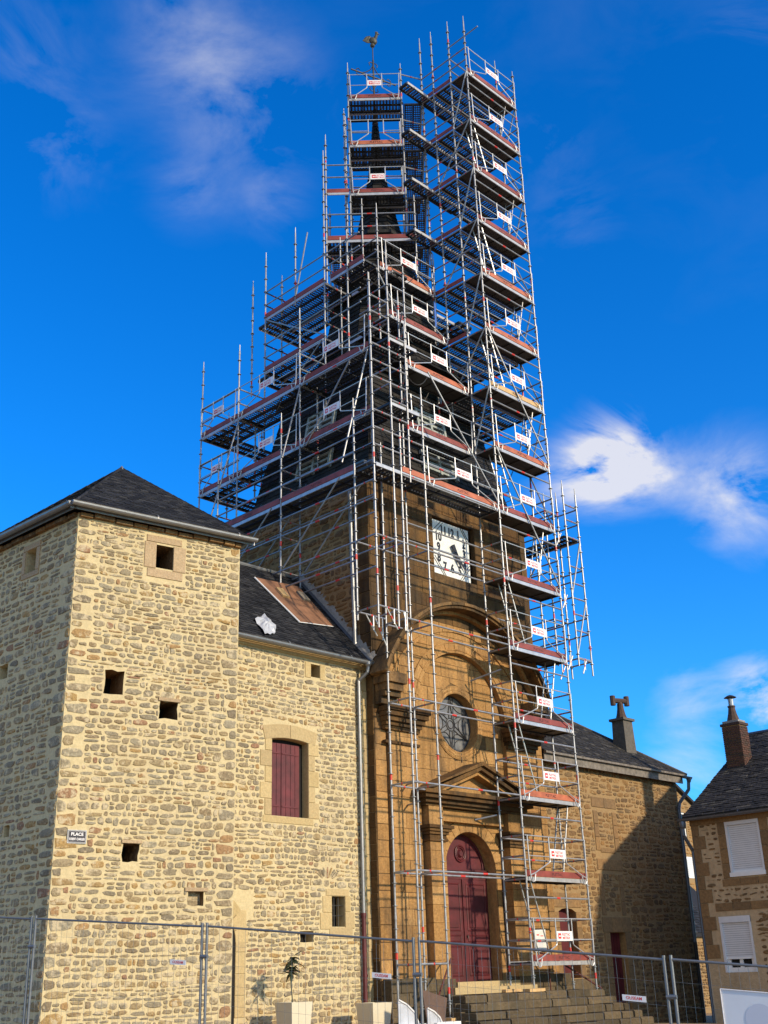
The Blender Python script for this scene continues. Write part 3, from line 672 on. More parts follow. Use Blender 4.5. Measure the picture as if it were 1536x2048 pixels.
o = put('tarpaulin', mb.mesh('tarpaulin')); tag(o, 'crumpled white plastic sheet lying on the dark slate roof of the wing', 'tarpaulin')

# ================================================================== CHURCH
church = thing('church', (23.1, 20, 1), 'golden stone church tower with clock, arched maroon door, slated belfry and spire inside the scaffolding', 'church')
X0, X1, XC, TY0, TY1, TZ = 19.75, 26.45, 23.05, 20.10, 25.9, 14.25
FS = Frame((0, 20.0, 0), (1, 0, 0), Z, (0, -1, 0)); FB = Frame((0, 20.13, 0), (1, 0, 0), Z, (0, -1, 0)); FT = Frame((0, TY0, 0), (1, 0, 0), Z, (0, -1, 0))
FLt = Frame((X0, TY1, 0), (0, -1, 0), Z, (-1, 0, 0))
core = MB(); core.box((X0, TY0 + .6, -.5), (X1, TY1, TZ), m_drubble)
core.add([V((X0, TY0, -.5)), V((X0, TY0 + .6, -.5)), V((X0, TY0 + .6, TZ)), V((X0, TY0, TZ))], [(0, 3, 2, 1)], m_dmortar)
core.add([V((X1, TY0, -.5)), V((X1, TY0 + .6, -.5)), V((X1, TY0 + .6, TZ)), V((X1, TY0, TZ))], [(0, 1, 2, 3)], m_dmortar)
core.add([V((X0 - .003, TY0, -.5)), V((X0 - .003, TY1, -.5)), V((X0 - .003, TY1, TZ)), V((X0 - .003, TY0, TZ))], [(0, 3, 2, 1)], m_dmortar)
for a, b in ((X0, 20.16), (26.02, X1)): core.add([FT.p(a, -.5), FT.p(b, -.5), FT.p(b, TZ), FT.p(a, TZ)], [(0, 1, 2, 3)], m_black)
core.box((X0, TY0, TZ), (X1, TY1, TZ + .05), m_drubble)
cw = put('tower_walls', core.mesh('tower_walls'), church)
NX0, NX1, SPR, NR = 21.22, 24.72, 7.95, 1.75
niche = [(NX0, -.5), (NX1, -.5)] + arc((NX0 + NX1) / 2, SPR, NR, 0, math.pi, 24)
NC = (NX0 + NX1) / 2
fac = plate(FS, [(20.15, -.5), (26.03, -.5), (26.03, 14.1), (20.15, 14.1)], [], m_upper) if False else None
clk = (22.15, 23.93, 11.90, 13.60)
fac = plate(FS, [(20.15, -.6), (NX0, -.6)] + [(a, b) for a, b in reversed(arc(NC, SPR, NR, 0, math.pi, 24))] + [(NX1, -.6), (26.03, -.6), (26.03, 14.1), (20.15, 14.1)], [rc(clk)], m_black, 0, .16, m_black)
nl = niche; n = len(nl)
fac.add([FS.p(a, b, 0) for a, b in nl] + [FB.p(a, b, 0) for a, b in nl], [(i, (i + 1) % n, n + (i + 1) % n, n + i) for i in range(n) if i != 0], m_ashlar)
for a in (20.15, 26.03): fac.add([V((a, 20.0, -.5)), V((a, 20.1, -.5)), V((a, 20.1, 14.1)), V((a, 20.0, 14.1))], [(0, 1, 2, 3)], m_black)
DX, DZ, DR = 23.12, 4.02, .98; RX, RZ, RR = 22.92, 7.83, .79
dopen = [(DX - DR, 1.40), (DX + DR, 1.40)] + arc(DX, DZ, DR, 0, math.pi, 24); ropen = arc(RX, RZ, RR, 0, 2 * math.pi, 36)[:-1]
bp = plate(FB, [(NX0 - .02, -.5), (NX1 + .02, -.5), (NX1 + .02, SPR)] + arc(NC, SPR, NR + .02, 0.05, math.pi - .05, 24) + [(NX0 - .02, SPR)], [dopen, ropen], m_black, 0, .42, m_ashlar)
fac.v, off = fac.v, len(fac.v)
for mt in (m_black, m_ashlar):
    idx = bp.mats.index(mt); fs = [f for f, k in zip(bp.f, bp.m) if k == idx]; fac.add(bp.v, fs, mt)
fw = put('facade', fac.mesh('facade'), church)
rg = random.Random(11)
circ_up = (NC, SPR, NR + .30, True)
# blocks on the projecting slab: lower part golden, upper part weathered
lowh = [(NX0, NX1, -1, SPR), clk]
P = ashlar(20.16, 26.02, 1.2, 8.3, lowh, .37, circles=[circ_up], rg=rg); lay(P, FS, fw, 'ashlar_block', m_ashlar, 90)
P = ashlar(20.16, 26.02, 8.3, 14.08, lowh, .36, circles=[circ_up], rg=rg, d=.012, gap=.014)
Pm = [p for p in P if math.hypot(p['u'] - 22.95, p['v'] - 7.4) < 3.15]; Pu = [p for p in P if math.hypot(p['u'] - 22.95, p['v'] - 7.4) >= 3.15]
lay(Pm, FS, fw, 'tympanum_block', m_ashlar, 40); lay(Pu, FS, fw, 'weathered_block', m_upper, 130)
lay(ringblocks(NC, SPR, NR + .005, NR + .29, 0, math.pi, 15, .035), FS, fw, 'voussoir', m_ashlar, 20)
mbx = MB()
for r in (NR + .30, NR + .10):
    pts = arc(NC, SPR, r, 0, math.pi, 40); mbx.path([FS.p(a, b, .03) for a, b in pts], .028, m_ashlar, 5)
put('arch_moulding', mbx.mesh('arch_moulding'), fw)
kc = [(NX0 + .01, 1.2), (NX1 - .01, 1.2), (NX1 - .01, SPR)] + arc(NC, SPR, NR - .01, .1, math.pi - .1, 16) + [(NX0 + .01, SPR)]
P = ashlar(NX0, NX1, 1.4, 9.75, [(DX - DR - .02, DX + DR + .02, 1, DZ), (21.2, 21.8, 1, 5.0), (24.3, 24.8, 1, 5.0)], .37, circles=[(DX, DZ, DR + .34, True), (RX, RZ, RR + .20, False)], keepc=kc, rg=rg)
lay(P, FB, fw, 'niche_block', m_ashlar, 110)
lay(ringblocks(DX, DZ, DR + .005, DR + .33, 0, math.pi, 13, .02), FB, fw, 'door_voussoir', m_ashlar, 20)
for (a, b) in ((X0 + .005, 20.14), (26.04, X1 - .005)):
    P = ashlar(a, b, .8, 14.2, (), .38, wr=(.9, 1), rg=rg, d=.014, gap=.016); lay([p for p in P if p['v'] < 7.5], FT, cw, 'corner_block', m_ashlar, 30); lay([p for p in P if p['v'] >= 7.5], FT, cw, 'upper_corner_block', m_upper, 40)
# left side wall: dark rubble with ashlar corner
P = rubble(.1, TY1 - TY0 - .42, 8.6, TZ - .1, (), hr=(.12, .24), wr=(.2, .6), gap=.03, d=.02); lay(P, FLt, cw, 'side_stone', m_drubble, 180, 'small_side_stones')
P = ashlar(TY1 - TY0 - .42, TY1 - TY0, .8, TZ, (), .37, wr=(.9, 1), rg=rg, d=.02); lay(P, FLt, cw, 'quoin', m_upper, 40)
mb = MB(); mb.tube((19.66, 20.72, 14.2), (19.66, 20.62, 9.5), .06, m_zinc, 8)
for z in (10.4, 12.1): mb.tube((19.66, 20.66, z), (19.66, 20.66, z + .05), .075, m_zinc, 8)
put('side_downpipe', mb.mesh('side_downpipe'), church)
# hood
HX, HZ, HRd = 22.93, 7.40, 3.38; a0 = math.radians(20); a1 = math.radians(160)
def sector(mb, r0, r1, y0, y1, t0, t1, mat, n=36):
    vs = []
    for i in range(n + 1):
        t = t0 + (t1 - t0) * i / n
        for r, y in ((r0, y0), (r1, y0), (r1, y1), (r0, y1)): vs.append(V((HX + r * math.cos(t), y, HZ + r * math.sin(t))))
    fs = [(4 * i + j, 4 * i + (j + 1) % 4, 4 * i + 4 + (j + 1) % 4, 4 * i + 4 + j) for i in range(n) for j in range(4)] + [(0, 1, 2, 3), (4 * n + 3, 4 * n + 2, 4 * n + 1, 4 * n)]
    mb.add(vs, fs, mat)
nseg = 17
for k in range(nseg):
    t0 = a0 + (a1 - a0) * k / nseg + .0015; t1 = a0 + (a1 - a0) * (k + 1) / nseg - .0015; q = MB(); j = rg.uniform(-.008, .008)
    sector(q, HRd + .13, HRd + .21, 19.44 + j, 20.02, t0, t1, m_black, 3); sector(q, HRd + .05, HRd + .13, 19.50 + j, 20.02, t0, t1, m_upper, 3)
    sector(q, HRd - .04, HRd + .05, 19.84 + j, 20.02, t0, t1, m_ashlar, 3)
    q2 = MB(); sector(q2, HRd - .50, HRd - .42, 19.955 + j, 20.02, t0, t1, m_ashlar, 3); put('arch_band_stone', q2.mesh('arch_band_stone'), fw)
    put('hood_stone', q.mesh('hood_stone'), fw)
for xa, xb in ((19.78, 20.34), (25.56, 26.12)):
    q = MB(); cornice(q, xa, xb, 19.98, [(8.40, 8.66, .46), (8.22, 8.40, .38), (8.08, 8.22, .28), (7.90, 8.08, .14)], m_black, False); q2 = MB()
    for z0, z1, o in [(8.40, 8.66, .46), (8.22, 8.395, .38), (8.08, 8.215, .28), (7.90, 8.075, .14)]: q2.box((xa - (.06 if z0 > 8.3 else 0), 19.99 - o, z0), (xb + (.06 if z0 > 8.3 else 0), 20.06, z1), m_black)
    put('corbel', q2.mesh('corbel'), fw)
# impost capitals
for xa, xb in ((20.0, 21.18), (24.76, 25.94)):
    q = MB()
    for z0, z1, o in [(7.74, 7.86, .34), (7.62, 7.735, .28), (7.50, 7.615, .20), (7.40, 7.495, .12), (7.30, 7.395, .07), (6.96, 7.03, .06)]: q.box((xa - o * .35, 20.0 - o, z0), (xb + o * .6, 20.06, z1), m_upper)
    q.box((xa + .05, 19.965, 1.2), (xb - .05, 19.99, 6.95), m_ashlar) if False else None
    put('impost_capital', q.mesh('impost_capital'), fw)
# door surround: pilasters, entablature, pediment
for xa, xb in ((21.28, 21.84), (24.36, 24.90)):
    q = MB(); z = 1.5; k = 0
    while z < 4.66: h = min(.42, 4.66 - z); q.box((xa, 19.80, z + .004), (xb, 20.1, z + h - .004), m_ashlar); z += h
    q.box((xa - .05, 19.73, .9), (xb + .05, 20.1, 1.5), m_step)
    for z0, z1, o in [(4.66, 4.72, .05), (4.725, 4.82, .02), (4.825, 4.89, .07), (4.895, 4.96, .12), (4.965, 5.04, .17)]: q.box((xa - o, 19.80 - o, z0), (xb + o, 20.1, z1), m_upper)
    q.box((xa + .02, 19.82, 5.045), (xb - .02, 20.1, 5.52), m_ashlar)
    put('door_pilaster', q.mesh('door_pilaster'), fw)
q = MB()
q.box((21.86, 19.96, 5.20), (24.34, 20.12, 5.50), m_ashlar)
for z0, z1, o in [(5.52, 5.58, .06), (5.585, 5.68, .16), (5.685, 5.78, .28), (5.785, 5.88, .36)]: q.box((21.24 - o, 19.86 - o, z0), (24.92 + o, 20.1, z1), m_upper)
put('entablature', q.mesh('entablature'), fw)
q = MB(); AP = (23.06, 6.72)
for xe, sg_ in ((20.92, 1), (25.24, -1)):
    for (dz, th, y0, mt) in ((0, .10, 19.44, m_upper), (-.11, .10, 19.52, m_upper), (-.22, .10, 19.64, m_ashlar)):
        A = V((xe, y0, 5.90 + dz * .0)); 
        p = [V((xe, y0, 5.89)), V((AP[0], y0, AP[1] + dz)), V((AP[0], y0, AP[1] + dz - th)), V((xe + sg_ * .02, y0, 5.885))] if dz == 0 else [V((xe + sg_ * (.05 - dz * 2.0), y0, 5.885)), V((AP[0], y0, AP[1] + dz)), V((AP[0], y0, AP[1] + dz - th)), V((xe + sg_ * (.28 - dz * 2.2), y0, 5.885))]
        q.prism(p, V((0, 20.1 - y0, 0)), mt)
q.add([V((21.3, 19.92, 5.885)), V((24.86, 19.92, 5.885)), V((AP[0], 19.92, 6.5))], [(0, 1, 2)], m_ashlar)
put('pediment', q.mesh('pediment'), fw)
# rose window
rw = MB(); 
for r, dd, rr in ((RR + .02, .012, .030), (RR + .10, .012, .035), (RR + .185, .01, .022)): rw.path([FB.p(a, b, dd) for a, b in arc(RX, RZ, r, 0, 2 * math.pi, 44)], rr, m_ashlar, 6)
ro = put('rose_window', rw.mesh('rose_surround'), church)
lay(ringblocks(RX, RZ, RR + .005, RR + .17, 0, 2 * math.pi, 14, .03), FB, ro, 'ring_stone', m_ashlar, 20)
gy = 20.13 + .27; FG = Frame((RX, gy, RZ), (1, 0, 0), Z, (0, -1, 0))
q = MB(); q.add([FG.p(a, b, 0) for a, b in arc(0, 0, RR + .03, 0, 2 * math.pi, 36)[:-1]], [tuple(range(36))], m_rose); put('glass', q.mesh('glass'), ro)
q = MB()
for r in (.11, .17): q.path([FG.p(a, b, .012) for a, b in arc(0, 0, r, 0, 2 * math.pi, 20)], .011, m_lead, 5)
q.path([FG.p(a, b, .012) for a, b in arc(0, 0, RR - .02, 0, 2 * math.pi, 36)], .02, m_lead, 5)
for k in range(6):
    t = math.pi / 2 + k * math.pi / 3; c, s_ = math.cos(t), math.sin(t)
    for sgn in (-1, 1):   # petal star
        pts = [(.17 * math.cos(t + sgn * .35), .17 * math.sin(t + sgn * .35)), ((.42) * math.cos(t + sgn * .12), .42 * math.sin(t + sgn * .12)), ((RR - .02) * c, (RR - .02) * s_)]
        q.path([FG.p(a, b, .012) for a, b in pts], .011, m_lead, 5)
    a_, b_ = t, t + math.pi / 3; pa = ((RR - .03) * math.cos(a_), (RR - .03) * math.sin(a_)); pb = ((RR - .03) * math.cos(b_), (RR - .03) * math.sin(b_)); mid = (.47 * math.cos((a_ + b_) / 2), .47 * math.sin((a_ + b_) / 2)); mid2 = (.30 * math.cos((a_ + b_) / 2), .30 * math.sin((a_ + b_) / 2))
    for m in (mid, mid2):
        pts = [((1 - s) ** 2 * pa[0] + 2 * s * (1 - s) * (2 * m[0] - (pa[0] + pb[0]) / 2) + s * s * pb[0], (1 - s) ** 2 * pa[1] + 2 * s * (1 - s) * (2 * m[1] - (pa[1] + pb[1]) / 2) + s * s * pb[1]) for s in [i / 7 for i in range(8)]]
        q.path([FG.p(a, b, .012) for a, b in pts], .010, m_lead, 5)
q.tube(FG.p(.12, -RR, .02), FG.p(.12, RR, .02), .008, m_lead, 5)
put('lead_tracery', q.mesh('lead_tracery'), ro)
q = MB(); q.path([FB.p(RX + .04, RZ - RR - .02, .03), FB.p(RX + .05, 6.78, .03)], .012, m_iron, 5); put('cable', q.mesh('cable'), church)
# clock
FC = Frame((23.0, 20.03, 12.75), (1, 0, 0), Z, (0, -1, 0))
q = MB(); q.box((-.82, -.84, -.03), (.70, .76, 0), m_clock, FC.mat(0, 0, 0))
for (x0_, z0_, x1_, z1_) in ((-.82, .42, -.46, .76), (-.74, .36, -.38, .74), (.36, .76, .66, .36), (.44, .76, .70, .42), (-.82, -.40, -.42, -.84), (-.78, -.32, -.34, -.84), (.70, -.40, .34, -.84), (.68, -.32, .26, -.84)): q.tube(FC.p(x0_, z0_, .002), FC.p(x1_, z1_, .002), .012, m_ink, 4)
ck = put('clock', q.mesh('clock_face'), church)
q = MB()
for i, s_ in enumerate(['12', '1', '2', '3', '4', '5', '6', '7', '8', '9', '10', '11']):
    t = math.pi / 2 - i * math.pi / 6; k = 1.0 / max(abs(math.cos(t)), abs(math.sin(t))) * .93; k = min(k, 1.12); addtext(q, FC, s_, -.06 + .58 * k * math.cos(t), -.04 + .58 * k * math.sin(t), .006, .35, m_ink, .80)
put('numerals', q.mesh('numerals'), ck)
for ang, ln, wd, d_ in ((-51, .78, .085, .05), (-64, .54, .13, .075)):
    t = math.radians(ang); c, s_ = math.cos(t), math.sin(t); o_ = (-.02 - .12 * c, .02 - .12 * s_)
    pts = [(o_[0] - s_ * wd / 2, o_[1] + c * wd / 2), (o_[0] + s_ * wd / 2, o_[1] - c * wd / 2), (o_[0] + c * ln * .8 + s_ * wd * .45, o_[1] + s_ * ln * .8 - c * wd * .45), (o_[0] + c * (ln + .15), o_[1] + s_ * (ln + .15)), (o_[0] + c * ln * .8 - s_ * wd * .45, o_[1] + s_ * ln * .8 + c * wd * .45)]
    q = MB().prism([FC.p(a, b, d_) for a, b in pts], FC.n * .015, m_ink); put('clock_hand', q.mesh('clock_hand'), ck)
# door
dy = 20.13 + .36; FD = Frame((DX, dy, 0), (1, 0, 0), Z, (0, -1, 0))
q = MB(); q.add([FD.p(a, b, 0) for a, b in [(-DR - .03, 4.0)] + [(DR + .03, 4.0)] + arc(0, DZ, DR + .03, 0.01, math.pi - .01, 20)], [tuple(range(23))], m_maroon); q.box((-DR, 3.92, 0), (DR, 4.06, .07), m_maroon, FD.mat(0, 0, 0)); q.box((-DR, 4.06, 0), (DR, 4.10, .10), m_maroon, FD.mat(0, 0, 0)); q.box((-DR, 3.86, 0), (DR, 3.92, .04), m_maroon, FD.mat(0, 0, 0))
q.path([FD.p(a, b, .02) for a, b in arc(0, DZ + .08, DR - .12, 0, math.pi, 24)], .02, m_maroon, 6)
dt = put('door', q.mesh('door_transom'), church)
q = MB()
for r, rr in ((.20, .025), (.15, .018)): q.path([FD.p(a * 1.0, b, .02) for a, b in arc(0, 4.50, r, 0, 2 * math.pi, 24)], rr, m_maroon, 6)
q.add([FD.p(a, b, .06) for a, b in arc(0, 4.50, .07, 0, 2 * math.pi, 10)[:-1]] + [FD.p(a, b, .0) for a, b in arc(0, 4.50, .11, 0, 2 * math.pi, 10)[:-1]], [tuple(range(10))] + [(i, (i + 1) % 10, 10 + (i + 1) % 10, 10 + i) for i in range(10)], m_maroon); put('medallion', q.mesh('medallion'), dt)
for sx in (-1, 1):
    q = MB(); a, b = (-DR, -.01) if sx < 0 else (.01, DR); q.box((a, 1.42, -.01), (b, 3.86, .03), m_maroon, FD.mat(0, 0, 0))
    for z0, z1 in ((2.62, 3.74), (2.36, 2.50), (1.56, 2.24)):
        x0_, x1_ = a + .13, b - .13
        for (p0, p1) in (((x0_, z0), (x1_, z0)), ((x1_, z0), (x1_, z1)), ((x1_, z1), (x0_, z1)), ((x0_, z1), (x0_, z0))): q.tube(FD.p(*p0, .032), FD.p(*p1, .032), .018, m_maroon, 6)
        q.box((x0_ + .07, z0 + .07, .03), (x1_ - .07, z1 - .07, .05), m_maroon, FD.mat(0, 0, 0)) if z1 - z0 > .3 else None
    lf = put('door_leaf', q.mesh('door_leaf'), dt)
    if sx > 0: put('handle', MB().tube(FD.p(.08, 2.42, .07), FD.p(.08, 2.52, .07), .014, m_iron, 6).tube(FD.p(.08, 2.47, .03), FD.p(.08, 2.47, .07), .02, m_iron, 6).mesh('handle'), lf)
put('door_astragal', MB().box((-.03, 1.42, .03), (.03, 3.86, .06), m_maroon, FD.mat(0, 0, 0)).mesh('astragal'), dt)
# notice frame
q = MB(); FN = Frame((25.53, 19.98, 2.36), (1, 0, 0), Z, (0, -1, 0)); q.box((-.25, -.28, 0), (.25, .28, .03), m_white, FN.mat(0, 0, 0)); q.box((-.21, -.24, .03), (.21, .24, .033), m_clock, FN.mat(0, 0, 0))
for i in range(7): q.box((-.10, -.02 - i * .025, .034), (.10, -.03 - i * .025, .036), m_banner2, FN.mat(0, 0, 0))
q.box((-.14, .12, .034), (-.04, .15, .036), m_signr, FN.mat(0, 0, 0)); q.box((.02, .10, .034), (.14, .12, .036), m_signr, FN.mat(0, 0, 0))
o = put('notice_frame', q.mesh('notice_frame')); tag(o, 'white framed notice hanging on the church front right of the maroon door', 'notice board')
# gutter and belfry
BX, BYc = 23.15, 22.95
for a, b, n_ in (((X0 - .25, TY0 - .30, 14.42), (X1 + .25, TY0 - .30, 14.42), V((0, -1, 0))), ((X0 - .30, TY1 + .2, 14.42), (X0 - .30, TY0 - .25, 14.42), V((-1, 0, 0))), ((X1 + .30, TY0 - .25, 14.42), (X1 + .30, TY1 + .2, 14.42), V((1, 0, 0)))):
    gutter(church, a, b, .10, m_dzinc, n_)
q = MB()
for z0, z1, o in ((14.05, 14.15, .10), (14.155, 14.27, .18), (14.275, 14.40, .26)): q.box((X0 - o, TY0 - o, z0), (X1 + o, TY1 + o, z1), m_wood if z0 > 14.2 else m_black)
put('eaves_cornice', q.mesh('eaves_cornice'), church)
hb, ht = (3.02, 2.55), None
def sq(hx, hy, z): return [V((BX - hx, BYc - hy, z)), V((BX + hx, BYc - hy, z)), V((BX + hx, BYc + hy, z)), V((BX - hx, BYc + hy, z))]
lo, hi = sq(3.40, 2.95, 14.40), sq(2.35, 1.92, 18.2)
lo2 = sq(3.02, 2.57, 14.8)
q = MB(); q.add(lo + lo2 + hi, [(i, (i + 1) % 4, 4 + (i + 1) % 4, 4 + i) for i in range(4)] + [(4 + i, 4 + (i + 1) % 4, 8 + (i + 1) % 4, 8 + i) for i in range(4)] + [(8, 9, 10, 11)], m_bslate)
bel = put('belfry', q.mesh('belfry_walls'), church)
for i, bud in ((0, 170), (3, 130)):
    a, b, c, d = lo2[i], lo2[(i + 1) % 4], hi[(i + 1) % 4], hi[i]; u = (b - a).normalized(); n_ = u.cross(d - a).normalized(); 
    if n_.dot((a + b) / 2 - V((BX, BYc, a.z))) < 0: n_ = -n_
    v = n_.cross(u); v = v if v.z > 0 else -v
    fr = Frame(a, u, v, n_); roofslates(fr, [((x - a).dot(u), (x - a).dot(v)) for x in (a, b, c, d)], bel, m_bslate, .24, .15, budget=bud, th=.02)
    for zc in (.75, 2.25):
        uc = (b - a).length / 2 - (.1 if i == 0 else -.2); wv = 1.5 if zc < 1 else 1.25; q = MB(); T = fr.mat(uc, zc, .02)
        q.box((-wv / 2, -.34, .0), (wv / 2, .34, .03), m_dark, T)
        for k in range(4): q.box((-wv / 2, -.30 + k * .20, .03), (wv / 2, -.22 + k * .20, .11), m_louv, T)
        for x in (-wv / 2, -.05, wv / 2 - .08): q.box((x, -.36, .03), (x + .09, .36, .13), m_louv, T)
        put('louvre_opening', q.mesh('louvre'), bel)
q = MB()
for z0, z1, o in ((18.15, 18.28, .08), (18.285, 18.40, .18), (18.405, 18.5, .26)):
    q.box((BX - 2.35 - o, BYc - 1.92 - o, z0), (BX + 2.35 + o, BYc + 1.92 + o, z1), m_bslate)
put('belfry_cornice', q.mesh('belfry_cornice'), bel)
AXs = V((23.22, 22.76, 0))
prof = [(3.0, 18.5), (2.6, 18.8), (2.25, 19.4), (2.0, 20.2), (1.8, 21.1), (1.62, 21.95), (1.85, 22.12), (1.85, 22.28), (1.62, 22.42), (1.30, 22.9), (1.06, 23.5), (.90, 24.1), (.84, 24.42), (1.0, 24.5), (1.0, 24.62), (.84, 24.70), (.70, 25.3), (.49, 26.35), (.31, 27.4), (.20, 28.4), (.09, 29.8), (.035, 30.6)]
q = MB(); q.lathe(AXs, prof, m_bslate, 8)
spire = put('spire', q.mesh('spire'), church)
q = MB()
for (r0, z0), (r1, z1) in zip(prof[:-1], prof[1:]):
    if z1 - z0 < .2: continue
    nrow = max(1, int((z1 - z0) / .16))
    for k in range(nrow):
        za = z0 + (z1 - z0) * k / nrow; ra = r0 + (r1 - r0) * k / nrow; zb = z0 + (z1 - z0) * (k + .9) / nrow; rb = r0 + (r1 - r0) * (k + .9) / nrow
        for f in range(8):
            t0 = 2 * math.pi * (f + .5) / 8; t1 = 2 * math.pi * (f + 1.5) / 8; A = V((math.cos(t0), math.sin(t0), 0)); B_ = V((math.cos(t1), math.sin(t1), 0)); nn = max(1, int(ra * .77 / .2)); nr = ((A + B_) / 2).normalized()
            for j in range(nn):
                s0 = (j + .02) / nn; s1 = (j + .98) / nn; P0 = A.lerp(B_, s0); P1 = A.lerp(B_, s1); o1 = nr * rg.uniform(.018, .034)
                q.add([AXs + P0 * ra + Z * za + o1, AXs + P1 * ra + Z * za + o1, AXs + P1 * rb + Z * zb + nr * .008, AXs + P0 * rb + Z * zb + nr * .008, AXs + P0 * ra + Z * za, AXs + P1 * ra + Z * za], [(0, 1, 2, 3), (4, 5, 1, 0)], m_bslate)
put('spire_slates', q.mesh('spire_slates'), spire, kind='stuff')
# iron cross and weathercock
q = MB(); T0 = AXs + Z * 29.85; q.tube(T0, T0 + Z * 2.9, .035, m_iron, 8); q.tube(T0 + Z * 2.9, T0 + Z * 3.55, .02, m_iron, 6)
cdir = V((.96, -.28, 0)); q.tube(T0 + Z * 2.1 - cdir * .92, T0 + Z * 2.1 + cdir * .92, .030, m_iron, 6)
for t in (0, 1, 2, 3):
    b_ = T0 + Z * .35; d = V((math.cos(t * math.pi / 2 + .8), math.sin(t * math.pi / 2 + .8), 0)); q.path([b_, b_ + d * .22 + Z * .22, b_ + d * .36 + Z * .55], .02, m_iron, 5)
for sx in (-1, 1):
    for sz in (-1, 1):
        c = T0 + Z * 2.1; q.path([c + cdir * sx * .5, c + cdir * sx * .30 + Z * sz * .12, c + cdir * sx * .12 + Z * sz * .30, c + Z * sz * .55], .018, m_iron, 5)
        q.path([c + cdir * sx * .72, c + cdir * sx * .70 + Z * sz * .10, c + cdir * sx * .62 + Z * sz * .16, c + cdir * sx * .56 + Z * sz * .12], .016, m_iron, 5)
        q.path([c + Z * sz * .66, c + Z * sz * .66 + cdir * sx * .12, c + Z * sz * .60 + cdir * sx * .18, c + Z * sz * .50 + cdir * sx * .14], .016, m_iron, 5)
cr = put('iron_cross', q.mesh('iron_cross'), church)
RT = T0 + Z * 3.60
bm = bmesh.new()
rd = V((.80, -.60, 0)).normalized()
def blob(c, r, sc, rot=0.0):
    m = bmesh.ops.create_uvsphere(bm, u_segments=12, v_segments=8, radius=r)
    Rm = Matrix(((rd.x, -rd.y, 0, 0), (rd.y, rd.x, 0, 0), (0, 0, 1, 0), (0, 0, 0, 1))) @ Matrix.Rotation(rot, 4, 'Y')
    for v_ in m['verts']: v_.co = RT + rd * c[0] + Z * c[1] + Rm @ V((v_.co.x * sc[0], v_.co.y * sc[1], v_.co.z * sc[2]))
blob((0, 0), .11, (1, 1, 1)); blob((.04, .27), .17, (1.0, .7, 1.25), -.5); blob((.16, .50), .10, (.8, .8, 1.8), .25); blob((.21, .70), .075, (1.1, .8, 1.0)); blob((.30, .69), .03, (1.8, .6, .6)); blob((.20, .80), .05, (1.5, .35, .8)); blob((.25, .61), .03, (.7, .5, 1.3))
for i, (cx_, cz_, rr_) in enumerate([(-.20, .30, -.6), (-.27, .40, -.9), (-.30, .28, -.3), (-.24, .20, .3), (-.16, .42, -1.2)]): blob((cx_, cz_), .09, (1.7, .3, .8), rr_)
bmesh.ops.recalc_face_normals(bm, faces=bm.faces); [setattr(v_, 'co', RT + (v_.co - RT) * .82) for v_ in bm.verts]; me = bpy.data.meshes.new('weathercock'); bm.to_mesh(me); bm.free(); me.materials.append(m_rooster); put('weathercock', me, church)

# ---------------- steps and landing
steps = thing('church_steps', (23, 19, .3), 'worn grey stone steps rising to the maroon church door', 'steps')
def stair_layer(x0, x1, y0, z0, z1, mat=m_step):
    q = MB(); q.box((x0 + .05, y0 + .05, z0), (x1 - .05, 20.4, z1 - .02), mat); o = put('step', q.mesh('step'), steps)
    P = ashlar(x0, x1, z0, z1, (), z1 - z0, wr=(.4, 1.0), rg=rg, d=.012, gap=.012)
    u = x0
    while u < x1 - .05:
        l = min(rg.uniform(.35, 1.1), x1 - u); j = rg.uniform(-.035, .03); j2 = rg.uniform(-.03, .03); zt = z1 + rg.uniform(-.018, .010); yb_ = y0 + .42; put('step_stone', MB().add([V((u + .006, y0 + j, z0 + .004)), V((u + l - .008, y0 + j2, z0 + .004)), V((u + l - .006, yb_, z0)), V((u + .006, yb_, z0)), V((u + .010, y0 + j + .0, zt - .035)), V((u + l - .014, y0 + j2, zt - .03)), V((u + l - .006, yb_, zt - .02)), V((u + .006, yb_, zt - .02)), V((u + .018, y0 + j + .035, zt)), V((u + l - .02, y0 + j2 + .03, zt - .004)), V((u + l - .014, yb_, zt)), V((u + .014, yb_, zt))], [(0, 1, 5, 4), (1, 2, 6, 5), (2, 3, 7, 6), (3, 0, 4, 7), (4, 5, 9, 8), (5, 6, 10, 9), (6, 7, 11, 10), (7, 4, 8, 11), (8, 9, 10, 11)], mat).mesh('step_stone'), o); u += l
    v_ = y0 + .43
    while v_ < 19.6: put('step_stone', MB().box((x0 + rg.uniform(-.02, .02), v_, z0 + .004), (x0 + .40, v_ + .6, z1 + rg.uniform(-.008, .008)), mat).mesh('step_stone'), o); v_ += .61
for i in range(6): stair_layer(20.95 - .17 * i, 26.3 + .12 * i, 18.62 - .28 * i, .98 - .17 * i, 1.15 - .17 * i)
put('sill_stone', MB().box((21.6, 19.5, 1.15), (24.7, 20.1, 1.30), m_dressed).box((21.95, 19.72, 1.30), (24.3, 20.6, 1.42), m_dressed).mesh('sill_stone'), steps)
for a_, b_ in ((19.72, 21.25), (24.95, 26.5)):
    q = MB().box((a_ + .01, 19.77, -.2), (b_ - .01, 20.02, 1.54), m_step); pw_ = put('plinth_wall', q.mesh('plinth_wall'), steps); lay(ashlar(a_, b_, .3, 1.54, (), .31, wr=(.3, .6), rg=rg, d=.02), Frame((0, 19.77, 0), (1, 0, 0), Z, (0, -1, 0)), pw_, 'plinth_stone', m_step, 20)
